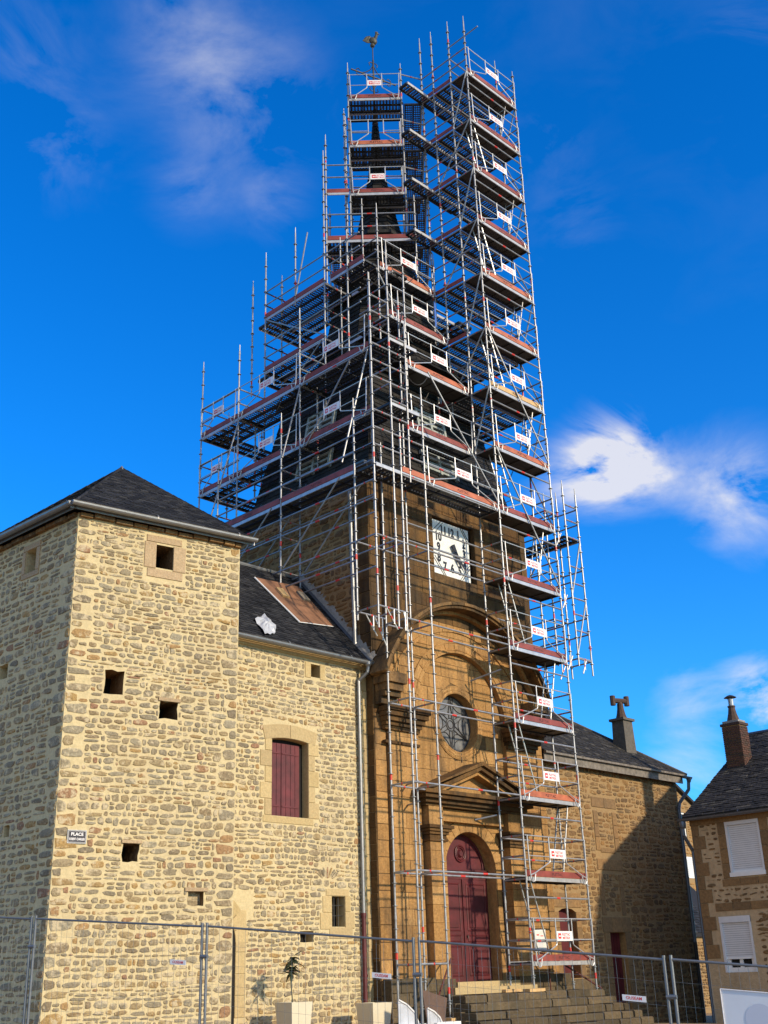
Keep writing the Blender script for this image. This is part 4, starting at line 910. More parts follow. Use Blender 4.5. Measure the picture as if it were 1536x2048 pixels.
for (pts, lb) in (([(25.15, 19.75, 2.05), (25.3, 19.55, 2.0), (26.6, 18.9, 1.15)], 'rusty iron handrail at the right side of the church steps'), ([(21.7, 19.6, 1.95), (21.5, 19.5, 1.95), (20.3, 18.9, 1.05), (19.9, 18.8, .95)], 'rusty iron handrail at the left side of the church steps')):
    q = MB(); q.path(pts, .022, m_rust, 6)
    for p in (pts[1], pts[-1]): q.tube(p, (p[0], p[1], ground_z(p[0], p[1]) - .1 if p is pts[-1] else 1.1), .018, m_rust, 6)
    tag(put('handrail', q.mesh('handrail')), lb, 'handrail', 'handrails of the church steps')

# ================================================================== ANNEX (right of the church)
annex = thing('side_house', (30, 20.3, 0), 'brown rubble building right of the church with hipped slate roof and walled-up windows', 'house')
AY = 20.30; FA = Frame((0, AY, 0), (1, 0, 0), Z, (0, -1, 0)); AH = 7.42; AX0, AX1 = 26.47, 33.8
d1 = [(26.88, 1.40), (27.66, 1.40), (27.66, 3.12), (27.5, 3.19), (27.27, 3.22), (27.04, 3.19), (26.88, 3.12)]; d2 = rc((29.22, 30.0, .2, 2.58))
mb = plate(FA, [(AX0, -1), (AX1, -1), (AX1, AH), (AX0, AH)], [d1, d2], m_dmortar, 0, .25, m_ashlar)
mb.box((AX0 + .02, AY + .3, -1), (AX1, 26.5, AH), m_dmortar); mb.add([V((AX1, AY, -1)), V((AX1, AY + .35, -1)), V((AX1, AY + .35, AH)), V((AX1, AY, AH))], [(0, 1, 2, 3)], m_dmortar)
aw = put('wall', mb.mesh('annex_wall'), annex)
fr_ = [(26.66, 26.88, 1.4, 3.12), (27.66, 27.9, 1.4, 3.12), (26.6, 27.95, 3.23, 3.62), (28.95, 29.22, .3, 2.58), (30.0, 30.28, .3, 2.58), (28.9, 30.35, 2.585, 3.0)]
b1 = [(28.95, 29.15, 3.05, 4.2), (29.95, 30.15, 3.05, 4.2), (28.92, 30.2, 4.3, 4.62)]; b2 = [(28.95, 29.18, 4.85, 6.0), (29.92, 30.15, 4.85, 6.0), (28.92, 30.18, 6.1, 6.4), (29.18, 29.92, 4.8, 4.94)]
P = rubble(AX0, AX1 - .02, .0, AH - .05, [(a - .01, b + .01, c - .01, e + .01) for a, b, c, e in fr_ + b1 + b2] + [(26.88, 27.66, 1.3, 3.23), (29.22, 30, .1, 2.58)], hr=(.11, .22), wr=(.18, .50), gap=.024)
lay(P, FA, aw, 'stone', m_drubble, 300, 'small_stones')
def split(r, hmax=.42):
    a, b, c, e = r
    if e - c < b - a: k = max(1, round((b - a) / .55)); return [(a + (b - a) * i / k, a + (b - a) * (i + 1) / k, c, e) for i in range(k)]
    k = max(1, round((e - c) / hmax)); return [(a, b, c + (e - c) * i / k, c + (e - c) * (i + 1) / k) for i in range(k)]
m_adress = stonemat('dull_frame_stone', [(0, (.23, .15, .085)), (.5, (.29, .19, .10)), (1, (.20, .14, .085))], grain=16, gr=.4, bstr=.8, stain=(1.5, .5, .7, (.14, .10, .06), .6))
lay(blocks([x for r in fr_ + b1 + b2 for x in split(r)], .022), FA, aw, 'frame_stone', m_adress, 80)
q = MB(); q.box((26.87, AY + .22, 1.40), (27.67, AY + .25, 3.25), m_maroon); q.tube((27.08, AY + .2, 2.02), (27.08, AY + .2, 2.12), .02, m_white, 6); put('door', q.mesh('door'), annex)
q = MB(); q.box((29.21, AY + .22, .2), (30.01, AY + .25, 2.6), m_maroon)
for i in range(5): q.box((29.23 + i * .155, AY + .205, .25), (29.37 + i * .155, AY + .22, 2.57), m_maroon)
put('door', q.mesh('door'), annex)
put('door_step', MB().box((26.7, AY - .35, 1.05), (27.9, AY + .2, 1.38), m_step).mesh('door_step'), annex)
# roof: front plane and right hip
ES = .725; EYa, EZa, EXa = 20.02, 7.46, 34.1; top = 5.4
A = V((AX0, EYa, EZa)); B_ = V((EXa, EYa, EZa)); Ht = V((EXa - top, EYa + top, EZa + top * ES)); Tl = V((AX0, EYa + top, EZa + top * ES)); Bk = V((EXa, EYa + 2 * top, EZa)); Bl = V((AX0, EYa + 2 * top, EZa))
q = MB(); q.add([A, B_, Ht, Tl, Bk, Bl], [(0, 1, 2, 3), (1, 4, 2), (3, 2, 4, 5), (0, 3, 5), (0, 5, 4, 1)], m_oslate); ar = put('roof', q.mesh('annex_roof'), annex)
s2 = V((0, 1, ES)).normalized(); FRa = Frame(A, (1, 0, 0), s2, V((0, -ES, 1)).normalized()); ln = top * math.sqrt(1 + ES * ES)
roofslates(FRa, [(0, 0), (EXa - AX0, 0), (EXa - AX0 - top, ln), (0, ln)], ar, m_oslate, .22, .12, budget=250, th=.018)
roofslates(Frame(B_, (0, 1, 0), V((-1, 0, ES)).normalized(), V((ES, 0, 1)).normalized()), [(0, 0), (2 * top, 0), (top, ln)], ar, m_oslate, .22, .12, budget=0, th=.018)
q = MB(); q.tube(B_ + Z * .01, Ht + Z * .02, .045, m_oslate, 6); put('hip_ridge', q.mesh('hip_ridge'), ar)
q = MB(); q.box((AX0 + .02, EYa + .03, 7.17), (EXa - .25, EYa + .07, 7.42), m_wood); q.box((AX0 + .02, EYa - .06, 7.40), (EXa - .1, EYa + .06, 7.46), m_wood); q.box((AX0 + .1, EYa + .08, 7.28), (AX1, AY, 7.33), m_dark); put('fascia_board', q.mesh('fascia_board'), annex)
gutter(annex, (EXa - .35, EYa - .06, 7.38), (EXa + .12, EYa - .06, 7.38), .06, m_dzinc, V((0, -1, 0)))
q = MB(); q.path([(34.1, EYa - .04, 7.32), (34.1, EYa, 7.0), (33.72, AY - .10, 6.55), (33.64, AY - .10, 6.35), (33.62, AY - .10, 2.3)], .055, m_dzinc, 8); q.tube((33.62, AY - .10, 2.3), (33.62, AY - .10, 0), .06, m_iron, 8)
for z in (5.9, 4.2): q.tube((33.63, AY - .1, z), (33.63, AY - .1, z + .05), .065, m_dzinc, 8)
q.lathe((34.1, EYa - .05, 7.22), [(.05, 0), (.08, .08), (.09, .14)], m_dzinc, 8); put('downpipe', q.mesh('downpipe'), annex)
# chimney with H cowl
cx_, cy_ = 32.38, 21.18; q = MB(); q.add([V((cx_ + a * .30, cy_ + b * .26, z)) for z, k in ((7.9, 1), (9.22, .86)) for a, b in ((-k, -k), (k, -k), (k, k), (-k, k))], [(i, (i + 1) % 4, 4 + (i + 1) % 4, 4 + i) for i in range(4)] + [(4, 5, 6, 7)], m_cement)
q.box((cx_ - .33, cy_ - .29, 9.22), (cx_ + .33, cy_ + .29, 9.30), m_cement); ch = put('chimney', q.mesh('chimney'), annex)
q = MB(); q.lathe((cx_, cy_, 9.30), [(.20, 0), (.15, .15), (.11, .35), (.10, .52)], m_pot, 10); put('chimney_pot', q.mesh('chimney_pot'), ch)
q = MB(); q.tube((cx_ - .22, cy_ + .10, 9.92), (cx_ + .22, cy_ - .10, 9.92), .09, m_pot, 8); q.tube((cx_, cy_, 9.80), (cx_, cy_, 9.92), .08, m_pot, 8)
for s_ in (-1, 1): q.tube((cx_ + s_ * .24, cy_ - s_ * .11, 9.76), (cx_ + s_ * .24, cy_ - s_ * .11, 10.08), .09, m_pot, 8)
put('chimney_cowl', q.mesh('chimney_cowl'), ch)

# ================================================================== CORNER HOUSE (right edge)
house = thing('corner_house', (30, 14, 0), 'brown stone house at the right edge with white roller shutters and brick chimney', 'house')
HXp = 30.0; FH = Frame((HXp, 17.7, 0), (0, -1, 0), Z, (-1, 0, 0)); HH = 5.5
w1 = (17.7 - 16.63, 17.7 - 15.60, 3.92, 5.38); w2 = (17.7 - 17.19, 17.7 - 16.25, 1.42, 2.84)
w3 = (3.6, 4.6, 3.92, 5.38); w4 = (3.6, 4.6, .6, 2.84)
mb = plate(FH, [(0, -1.5), (8.5, -1.5), (8.5, HH), (0, HH)], [rc(w1), rc(w2), rc(w3), rc(w4)], m_render, 0, .12, m_render)
HW = 9.0; PK = HH + .1 + 4.5 * .62
mb.add([V((HXp, 17.7, -1.5)), V((HXp + HW, 17.7, -1.5)), V((HXp + HW, 17.7, HH)), V((HXp + HW / 2, 17.7, PK - .1)), V((HXp, 17.7, HH))], [(0, 4, 3, 2, 1)], m_render)
mb.add([V((HXp, 9.2, -1.5)), V((HXp + HW, 9.2, -1.5)), V((HXp + HW, 9.2, HH)), V((HXp + HW / 2, 9.2, PK - .1)), V((HXp, 9.2, HH))], [(0, 1, 2, 3, 4)], m_render)
mb.add([V((HXp + HW, 17.7, -1.5)), V((HXp + HW, 9.2, -1.5)), V((HXp + HW, 9.2, HH)), V((HXp + HW, 17.7, HH))], [(0, 1, 2, 3)], m_render)
hw = put('wall', mb.mesh('house_wall'), house)
fr_ = []
for (a, b, c, e) in (w1, w3): fr_ += [(a - .24, a, c - .1, e), (b, b + .26, c - .1, e), (a - .3, b + .3, c - .30, c - .11)]
qn = [(0.0, (.42 if i % 2 else .24), .7 + .36 * i, 1.06 + .36 * i) for i in range(3, 13)]
band = [(.28, 2.9, 2.98, 3.22), (.05, 8.0, 5.2, 5.49)] if False else [(.45, 8.0, 2.98, 3.2)]
lay(blocks([x for r in fr_ + qn + band for x in split(r)], .025, .012), FH, hw, 'dressed_block', m_adress, 90)
P = rubble(.25, 6.0, 3.2, 5.36, [(a - .01, b + .01, c - .01, e + .01) for a, b, c, e in fr_ + [w1, w3, band[0]] + qn], hr=(.09, .2), wr=(.12, .4), gap=.06, keep=lambda u, z: rg.random() > .12)
P += rubble(.3, 3.0, 2.2, 2.95, [(w2[0] - .1, w2[1] + .12, 1, 2.92), (0, .45, 0, 5)], gap=.05, keep=lambda u, z: rg.random() > .35) + rubble(1.65, 3.5, .2, 2.95, [], gap=.05)
lay(P, FH, hw, 'stone', m_drubble, 200, 'small_stones')
def shutter(wn, low, label=None):
    a, b, c, e = wn; q = MB(); T = FH.mat(0, 0, 0)
    q.box((a, c, -.06), (a + .06, e, .02), m_pvc, T); q.box((b - .06, c, -.06), (b, e, .02), m_pvc, T); q.box((a, e - .16, -.06), (b, e, .03), m_pvc, T)
    wd = put('window', q.mesh('shutter_frame'), house)
    z = low
    q = MB()
    while z < e - .17: q.box((a + .06, z, -.045), (b - .06, z + .047, -.03), m_pvc, T); q.box((a + .06, z + .047, -.048), (b - .06, z + .055, -.042), m_gold, T); z += .055
    q.box((a + .06, low - .05, -.05), (b - .06, low, -.02), m_white, T); put('roller_shutter', q.mesh('roller_shutter'), wd)
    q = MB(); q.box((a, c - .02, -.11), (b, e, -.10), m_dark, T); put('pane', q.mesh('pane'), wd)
    if low > c + .2:
        q = MB(); q.box((a + .06, c, -.10), (a + .16, low, -.06), m_white, T); q.box((b - .16, c, -.10), (b - .06, low, -.06), m_white, T); q.box(((a + b) / 2 - .05, c, -.10), ((a + b) / 2 + .05, low, -.06), m_white, T); q.box((a + .06, c, -.10), (b - .06, c + .12, -.055), m_white, T); put('casement', q.mesh('casement'), wd)
    else: put('sill', MB().box((a - .02, c - .07, -.08), (b + .02, c + .04, .06), m_white, T).mesh('sill'), wd)
shutter(w1, w1[2] + .09); shutter(w2, 1.80); shutter(w3, w3[2] + .09); shutter(w4, w4[2] + .1)
q = MB(); q.box((0, 5.32, 0), (8.5, 5.50, .06), m_adress, FH.mat(0, 0, 0)); put('eaves_course', q.mesh('eaves_course'), house)
rs = .62; FRh = Frame((HXp - .22, 17.82, HH + .05), (0, -1, 0), V((1, 0, rs)).normalized(), V((-rs, 0, 1)).normalized()); lh = (HW / 2 + .22) * math.sqrt(1 + rs * rs)
q = MB(); a_ = FRh.p(0, 0); b_ = FRh.p(8.8, 0); c_ = FRh.p(8.8, lh); d_ = FRh.p(0, lh); e_ = V((2 * c_.x - a_.x, a_.y, a_.z)); f_ = V((2 * c_.x - a_.x, b_.y, b_.z)); dn = V((0, 0, -.08))
q.add([a_, b_, c_, d_, e_, f_, a_ + dn, b_ + dn, c_ + dn, d_ + dn, e_ + dn, f_ + dn], [(0, 1, 2, 3), (3, 2, 5, 4), (6, 9, 8, 7), (9, 10, 11, 8), (0, 6, 7, 1), (0, 3, 9, 6), (3, 4, 10, 9), (1, 7, 8, 2), (2, 8, 11, 5)], m_oslate)
hr = put('roof', q.mesh('house_roof'), house); roofslates(FRh, [(0, 0), (8.8, 0), (8.8, lh), (0, lh)], hr, m_oslate, .22, .13, budget=280, th=.02)
q = MB(); q.tube(FRh.p(0, lh, .02), FRh.p(8.8, lh, .02), .07, m_dzinc, 8); put('ridge', q.mesh('ridge'), hr)
gutter(house, (HXp - .30, 17.9, HH + .0), (HXp - .30, 9.2, HH + .0), .07, m_dzinc, V((-1, 0, 0)))
q = MB(); q.lathe((HXp - .30, 17.78, HH - .26), [(.05, 0), (.09, .05), (.10, .12), (.09, .2)], m_dzinc, 10); q.path([(HXp - .30, 17.78, HH - .24), (HXp - .30, 17.78, HH - .45), (HXp + .05, 17.76, HH - .85), (HXp + .05, 17.76, 0)], .05, m_dzinc, 8); put('downpipe', q.mesh('downpipe'), house)
bx0, bx1, by0, by1 = 32.35, 32.85, 16.98, 17.58
q = MB(); q.box((bx0 + .012, by0 + .012, 6.6), (bx1 - .012, by1 - .012, 8.44), m_dmortar); ch = put('chimney', q.mesh('chimney_core'), hr)
q = MB(); z = 6.65; k = 0; cnt = 0
bricks = []
while z < 8.40:
    for fr, wd in ((Frame((bx0, by1, 0), (0, -1, 0), Z, (-1, 0, 0)), by1 - by0), (Frame((bx0, by0, 0), (1, 0, 0), Z, (0, -1, 0)), bx1 - bx0)):
        u = -.1 if k % 2 else 0
        while u < wd - .01:
            a = max(u, 0); b = min(u + .2, wd)
            if b - a > .03: q.box((a + .004, z, -.008), (b - .004, z + .055, .004 + rg.uniform(0, .006)), m_brick, fr.mat(0, 0, 0))
            u += .21
    z += .068; k += 1
put('bricks', q.mesh('bricks'), ch, kind='stuff') if False else put('brick_facing', q.mesh('bricks'), hr, kind='stuff')
q = MB(); q.box((bx0 - .03, by0 - .03, 8.44), (bx1 + .03, by1 + .03, 8.52), m_brick); q.box((bx0 + .03, by0 + .03, 8.52), (bx1 - .03, by1 - .03, 8.60), m_flash); q.lathe(((bx0 + bx1) / 2, (by0 + by1) / 2, 8.60), [(.20, 0), (.13, .25), (.10, .42), (.12, .44), (.12, .48)], m_pot, 10)
q.lathe(((bx0 + bx1) / 2, (by0 + by1) / 2, 9.08), [(.08, 0), (.085, .22)], m_alu, 10); q.lathe(((bx0 + bx1) / 2, (by0 + by1) / 2, 9.34), [(.20, 0), (.10, .06), (.01, .09)], m_iron, 10)
for t in range(3): q.tube(((bx0 + bx1) / 2 + .08 * math.cos(t * 2.1), (by0 + by1) / 2 + .08 * math.sin(t * 2.1), 9.28), ((bx0 + bx1) / 2 + .08 * math.cos(t * 2.1), (by0 + by1) / 2 + .08 * math.sin(t * 2.1), 9.36), .01, m_iron, 4)
put('chimney_pot', q.mesh('chimney_pot'), hr)
put('chimney_flashing', MB().prism([V((bx1 + .01, by0 - .03, 6.9)), V((bx1 + .01, by0 - .03, 7.35)), V((bx0 + .05, by0 - .03, 7.0)), V((bx0 + .05, by0 - .03, 6.75))], V((0, .02, 0)), m_flash).mesh('flashing'), hr)

# ================================================================== FAR HOUSE and lean-to in the lane
far = thing('far_house', (57, 34, 0), 'sunlit ochre gabled house far down the lane between the two right-hand buildings', 'house')
FY = 34.0; FF2 = Frame((0, FY, 0), (1, 0, 0), Z, (0, -1, 0))
mb = plate(FF2, [(50, -1), (62, -1), (62, 7.9), (56, 10.9), (50, 7.9)], [rc((56.2, 57.15, 7.95, 9.45)), rc((56.2, 57.35, 6.0, 7.1))], m_dmortar, 0, .2)
mb.add([V((50, FY, -1)), V((50, FY + 9, -1)), V((50, FY + 9, 7.9)), V((50, FY, 7.9))], [(0, 3, 2, 1)], m_dmortar)
fwl = put('wall', mb.mesh('far_wall'), far)
P = rubble(55, 59.5, 5.2, 10.5, [(56.1, 57.25, 7.9, 9.55), (56.1, 57.45, 5.9, 7.2)], hr=(.14, .26), wr=(.2, .6), gap=.05, d=.03, keep=lambda u, z: z < 10.7 - (u - 56) * .5); lay(P, FF2, fwl, 'stone', m_ashlar, 120, 'small_stones')
q = MB(); q.prism([V((49.6, FY - .2, 7.75)), V((56, FY - .2, 10.95)), V((62.4, FY - .2, 7.75)), V((62.4, FY - .2, 7.9)), V((56, FY - .2, 11.1)), V((49.6, FY - .2, 7.9))], V((0, 9.4, 0)), m_slate); put('roof', q.mesh('far_roof'), far)
q = MB(); q.box((56.2, FY + .1, 7.95), (57.15, FY + .12, 9.45), m_glass); q.box((56.2, FY + .05, 7.95), (57.15, FY + .1, 8.6), m_white); q.box((56.62, FY + .05, 7.95), (56.72, FY + .1, 9.45), m_white); q.box((56.2, FY + .05, 9.36), (57.15, FY + .1, 9.45), m_white); put('window', q.mesh('window'), far)
q = MB(); q.box((56.2, FY - .03, 6.0), (57.35, FY + .05, 7.1), m_white); 
for i in range(9): q.box((56.75, FY - .05, 6.1 + i * .1), (57.25, FY - .03, 6.16 + i * .1), m_pvc)
put('shutter', q.mesh('shutter'), far)
lean = thing('lean_to_shed', (46, 27.5, 0), 'dark slated lean-to behind the downpipe in the shaded lane', 'shed')
q = MB(); LY = 27.0; q.add([V((40, LY, 2.9)), V((49, LY, 2.9)), V((49, LY + 2.6, 5.3)), V((40, LY + 2.6, 5.3)), V((40, LY, 2.75)), V((49, LY, 2.75))], [(0, 1, 2, 3), (0, 4, 5, 1)], m_slate); lr = put('roof', q.mesh('lean_roof'), lean)
fr = Frame((40, LY, 2.9), (1, 0, 0), V((0, 2.6, 2.4)), V((0, -2.4, 2.6))); roofslates(fr, [(3.5, 0), (7.5, 0), (7.5, 3.5), (3.5, 3.5)], lr, m_slate, .25, .16, budget=60, th=.02)
q = MB(); q.box((40, LY + .15, -1), (49, LY + 2.5, 2.88), m_dmortar); lw = put('wall', q.mesh('lean_wall'), lean); P = rubble(43.5, 47.5, 0, 2.6, (), d=.03); lay(P, Frame((0, LY + .15, 0), (1, 0, 0), Z, (0, -1, 0)), lw, 'stone', m_drubble, 60, 'small_stones')
# ================================================================== SCAFFOLDING
XV, YV = V((1, 0, 0)), V((0, 1, 0))
scs = thing('stair_scaffold', (23.68, 18.8, 1), 'tall narrow steel ladder scaffold tower with red toe boards, right of the arched door', 'scaffold')
scm = thing('tower_scaffold', (19.7, 18.8, .7), 'wide steel tube scaffold wrapping the church belfry and spire, left of the ladder tower', 'scaffold')
TR = .025
_pm = {}
def post(sc, x, y, z0, z1, base=False, spig=True):
    L_ = round(z1 - z0, 2); k = (L_, base, spig)
    if k not in _pm:
        q = MB(); q.tube((0, 0, .12 if base else 0), (0, 0, L_), TR, m_galv, 8)
        if spig: q.tube((0, 0, L_), (0, 0, L_ + .22), TR * .6, m_galv, 6)
        z = .35
        while z < L_ - .02:
            q.tube((0, 0, z - .006), (0, 0, z + .006), .062, m_gold, 8); z += .5
        z = 2.0
        while z < L_: q.tube((0, 0, z + .05), (0, 0, z + .14), TR + .006, m_galv, 8, cap=False); z += 2.0
        rg_ = random.Random(int(L_ * 100)); z = rg_.uniform(.4, 1.6)
        while z < L_ - .3: q.tube((0, 0, z), (0, 0, z + .14), TR + .003, m_red, 8, cap=False); z += rg_.uniform(3, 7)
        if base: q.tube((0, 0, 0), (0, 0, .5), TR * .7, m_galv, 6); q.box((-.07, -.07, 0), (.07, .07, .012), m_galv); q.tube((0, 0, .28), (0, 0, .31), .05, m_gold, 8)
        _pm[k] = q.mesh('standard', False)
    return put('standard', _pm[k], sc, Matrix.Translation((x, y, z0)))
_q = MB(); _q.tube((0, 0, 0), (1, 0, 0), TR * .96, m_galv, 7); _q.tube((.46, 0, 0), (.515, 0, 0), TR * 1.06, m_red, 7, cap=False); LM = _q.mesh('ledger')
_q = MB(); _q.tube((0, 0, 0), (1, 0, 0), TR * .96, m_galv, 7); LMp = _q.mesh('ledger')
def bar(sc, a, b, name='ledger', red=True):
    a = V(a); b = V(b); d = b - a; l = d.length; d.normalize(); q = d.orthogonal().normalized(); p = d.cross(q)
    mw = Matrix(((d.x * l, q.x, p.x, a.x), (d.y * l, q.y, p.y, a.y), (d.z * l, q.z, p.z, a.z), (0, 0, 0, 1)))
    return put(name, LM if red else LMp, sc, mw)
_dk = {}
def deck(sc, org, l, wd, L_, W, kind='steel', toe=True, guard=0, sign=True, toemat=None, text=True, toeback=False):
    """a platform bay: length along l, outward side at wd = 0"""
    l = V(l); wd = V(wd); o = V(org); mw = Matrix(((l.x, wd.x, 0, o.x), (l.y, wd.y, 0, o.y), (l.z, wd.z, 1, o.z), (0, 0, 0, 1)))
    k = ('deck', L_, W, kind)
    if k not in _dk:
        q = MB(); q.box((.03, .0, -.10), (L_ - .03, .035, -.005), m_frame); q.box((.03, W - .03, -.09), (L_ - .03, W, -.005), m_dframe)
        for x in (.0, L_ - .05): q.box((x, .04, -.085), (x + .05, W - .035, -.02), m_dframe)
        q.box((.035, .05, -.012), (L_ - .035, W - .05, -.004), m_plydark) if kind == 'ply' else None
        fm = q.mesh('deck'); n = max(1, round(W / .33)); pw = (W - .08) / n; q = MB()
        if kind == 'ply': q.box((.06, .004, -.05), (L_ - .06, pw - .004, -.013), m_plydark); [q.box((x, .0, -.075), (x + .03, pw, -.05), m_plydark) for x in (.5, L_ * .5, L_ - .55)]
        else:
            q.add([V((.06, .03, -.03)), V((L_ - .06, .03, -.03)), V((L_ - .06, pw - .03, -.03)), V((.06, pw - .03, -.03))], [(0, 1, 2, 3)], m_perf)
            q.box((.05, .004, -.075), (L_ - .05, .03, -.012), m_dframe); q.box((.05, pw - .03, -.075), (L_ - .05, pw - .004, -.012), m_dframe)
            x = .06
            while x < L_ - .1: q.box((x, .03, -.05), (x + .035, pw - .03, -.031), m_dframe); x += (L_ - .16) / 4
        _dk[k] = (fm, q.mesh('plank'), n, pw)
    fm, pm, n, pw = _dk[k]
    d = put('deck', fm, sc, mw)
    for i in range(n): put('plank', pm, d, mw @ Matrix.Translation((0, .04 + i * pw, 0)))
    def toeb(y, nm=None):
        tm = toemat or m_toe; kk = ('toe', L_, tm.name, text)
        if kk not in _dk:
            q = MB(); q.box((.04, -.015, .005), (L_ - .04, .012, .155), tm)
            if text: addtext(q, Frame((L_ * .5, -.016, .075), (1, 0, 0), Z, (0, -1, 0)), 'PLETTAC', 0, 0, .001, .10, m_toetxt, 1.1)
            _dk[kk] = q.mesh('toe_board')
        put('toe_board', _dk[kk], sc, mw @ Matrix.Translation((0, y, 0)))
    if toe: toeb(0)
    if toeback: toeb(W)
    if guard:
        kk = ('guard', L_)
        if kk not in _dk:
            q = MB(); y = -.075; r = .0165; a, b = .06, L_ - .06; c = L_ / 2; hs_ = .34 if L_ > 2 else .26
            q.tube((.0, y + .03, 1.0), (L_, y + .03, 1.0), r, m_frame, 6)
            q.path([(a, y, 1.0), (a + .03, y, .1), (a + .05, y, -.06), (a + .11, y, -.13), (a + .18, y, -.12), (a + .24, y, .06)], r, m_frame, 6)
            q.path([(a + .05, y, .03), (a + .22, y, .08), (c - hs_ - .03, y, .36), (c - hs_, y, .40), (c - hs_, y, 1.0)], r, m_frame, 6)
            q.path([(b, y, 1.0), (b - .03, y, .1), (b - .05, y, -.06), (b - .11, y, -.13), (b - .18, y, -.12), (b - .24, y, .06)], r, m_frame, 6)
            q.path([(b - .05, y, .03), (b - .22, y, .08), (c + hs_ + .03, y, .36), (c + hs_, y, .40), (c + hs_, y, 1.0)], r, m_frame, 6)
            q.tube((a + .02, y, .5), (c - hs_, y, .5), r * .85, m_frame, 6); q.tube((c + hs_, y, .5), (b - .02, y, .5), r * .85, m_frame, 6)
            g = q.mesh('guard_frame'); q = MB(); q.box((c - hs_ + .02, y - .012, .47), (c + hs_ - .02, y - .006, .70), m_signw)
            q.box((c - hs_ + .07, y - .014, .52), (c - hs_ + .19, y - .0125, .65), m_signr); q.box((c - hs_ + .10, y - .016, .565), (c - hs_ + .17, y - .0145, .60), m_signw)
            fr = Frame((c + .06, y - .013, .0), (1, 0, 0), Z, (0, -1, 0)); addtext(q, fr, 'PLETTAC', 0, .617, .001, .085, m_signr, .95); addtext(q, fr, 'METRIX', 0, .535, .001, .085, m_signr, 1.05)
            _dk[kk] = (g, q.mesh('safety_sign'))
        g = put('guard_frame', _dk[kk][0], sc, mw)
        if sign: put('safety_sign', _dk[kk][1], g, mw)
    return d
rgs = random.Random(5)
LV = lambda k: 1.83 + 2 * k
SX0, SX1, SY0, SY1 = 23.68, 26.25, 18.80, 19.53
# ---------------- ladder tower
post(scs, SX0, SY0, 1.17, 32.0, True); post(scs, SX0, SY1, 1.17, 32.3, True); post(scs, SX1, SY0, .82, 31.2, True); post(scs, SX1, SY1, .98, 32.2, True)
post(scs, SX0, 20.32, 17.2, 32.4); post(scs, SX0, 20.86, 17.2, 32.5); post(scs, SX1, 20.86, 17.2, 31.3)
for k in range(15):
    z = LV(k); tm = m_toe if k not in (7, 9, 2, 10) else m_toe2
    deck(scs, (SX0, SY0, z), XV, YV, 2.57, .70, 'ply', True, 1, toemat=m_beam if k == 8 else tm)
    for dz in ((0.0, .5, 1.0) if k else (0, .5, 1.0)): bar(scs, (SX0, SY1, z + dz), (SX1, SY1, z + dz))
    for x in (SX0, SX1):
        for dz in (.5, 1.0): bar(scs, (x, SY0, z + dz), (x, SY1, z + dz))
    bar(scs, (SX0, SY0, z - .06), (SX0, SY1, z - .06)); bar(scs, (SX1, SY0, z - .06), (SX1, SY1, z - .06))
    if k: bar(scs, (SX0, SY0, z - .5), (SX1, SY0, z - .5))
    # ladder down to the deck below, alternating sides
    if k:
        xa, xb = ((SX1 - .35, SX1 - .85) if k % 2 == 0 else (SX0 + .30, SX0 + .95)); q = MB()
        for y in (SY0 + .14, SY0 + .48): q.tube((xa if k % 2 else xb + .0, y, z), (xb if k % 2 else xb + .35, y, z - 1.98), .021, m_alu, 6) if False else q.tube((xa, y, z + .02), (xb, y, z - 1.98), .021, m_alu, 6)
        for i in range(1, 8): t = i / 8; p = V((xa, 0, z)).lerp(V((xb, 0, z - 1.98)), t); q.tube((p.x, SY0 + .14, p.z), (p.x, SY0 + .48, p.z), .013, m_alu, 5)
        put('ladder', q.mesh('ladder'), scs)
    if k >= 7:
        bar(scs, (SX1 - .0, SY0, z - 2), (SX1, SY1, z), 'brace', False) if k % 2 else bar(scs, (SX1, SY1, z - 2), (SX1, SY0, z), 'brace', False)
    if k >= 8:
        deck(scs, (SX0, 19.58, z), XV, YV, 2.57, .66, 'steel', False); deck(scs, (SX0, 20.25, z), XV, YV, 2.57, .64, 'steel', False)
        q = MB(); q.box((SX0 - .02, SY1 + .03, z + .01), (SX0, 20.85, z + .15), m_toe); put('toe_board', q.mesh('toe_board'), scs)
        for dz in (-.06, .5, 1.0): bar(scs, (SX0, SY1, z + dz), (SX0, 20.86, z + dz))
        for dz in (.5, 1.0): bar(scs, (SX1, SY1, z + dz), (SX1, 20.86, z + dz))
        bar(scs, (SX0 - .03, SY0, z - .05), (SX0 - .03, 20.32 if k % 2 else 19.53, z - 2.0), 'brace', False)
    if k in (11, 12, 13, 14): deck(scs, (22.55, 20.45 + .06, z), XV, YV, 2.4, .42, 'steel', False); bar(scs, (22.9, 20.9, z - .08), (22.9, 20.5, z - .08))
bar(scs, (SX0, SY0 - .05, 15.8), (SX1, SY0 - .05, 11.9), 'brace', False); bar(scs, (SX0, SY0 - .05, 19.8), (SX1, SY0 - .05, 15.9), 'brace', False)
bar(scs, (20.9, SY0 - .05, 17.2), (SX0, SY0 - .05, 13.9), 'brace', False)
bar(scs, (SX0, 19.6, 31.33), (SX0, 18.2, 31.33), 'ledger', False)
for (x, y, z) in ((23.66, 18.8, 1.15), (23.60, 19.5, 1.15)):
    q = MB().box((x - .3, y - .12, z + .0), (x + .3, y + .10, z + .07), m_beam); o = put('sole_board', q.mesh('sole_board')); tag(o, 'timber sole board under the scaffold feet right of the church door, ' + ('front one' if y < 19 else 'rear one'), 'timber board', 'timber boards under scaffold feet')
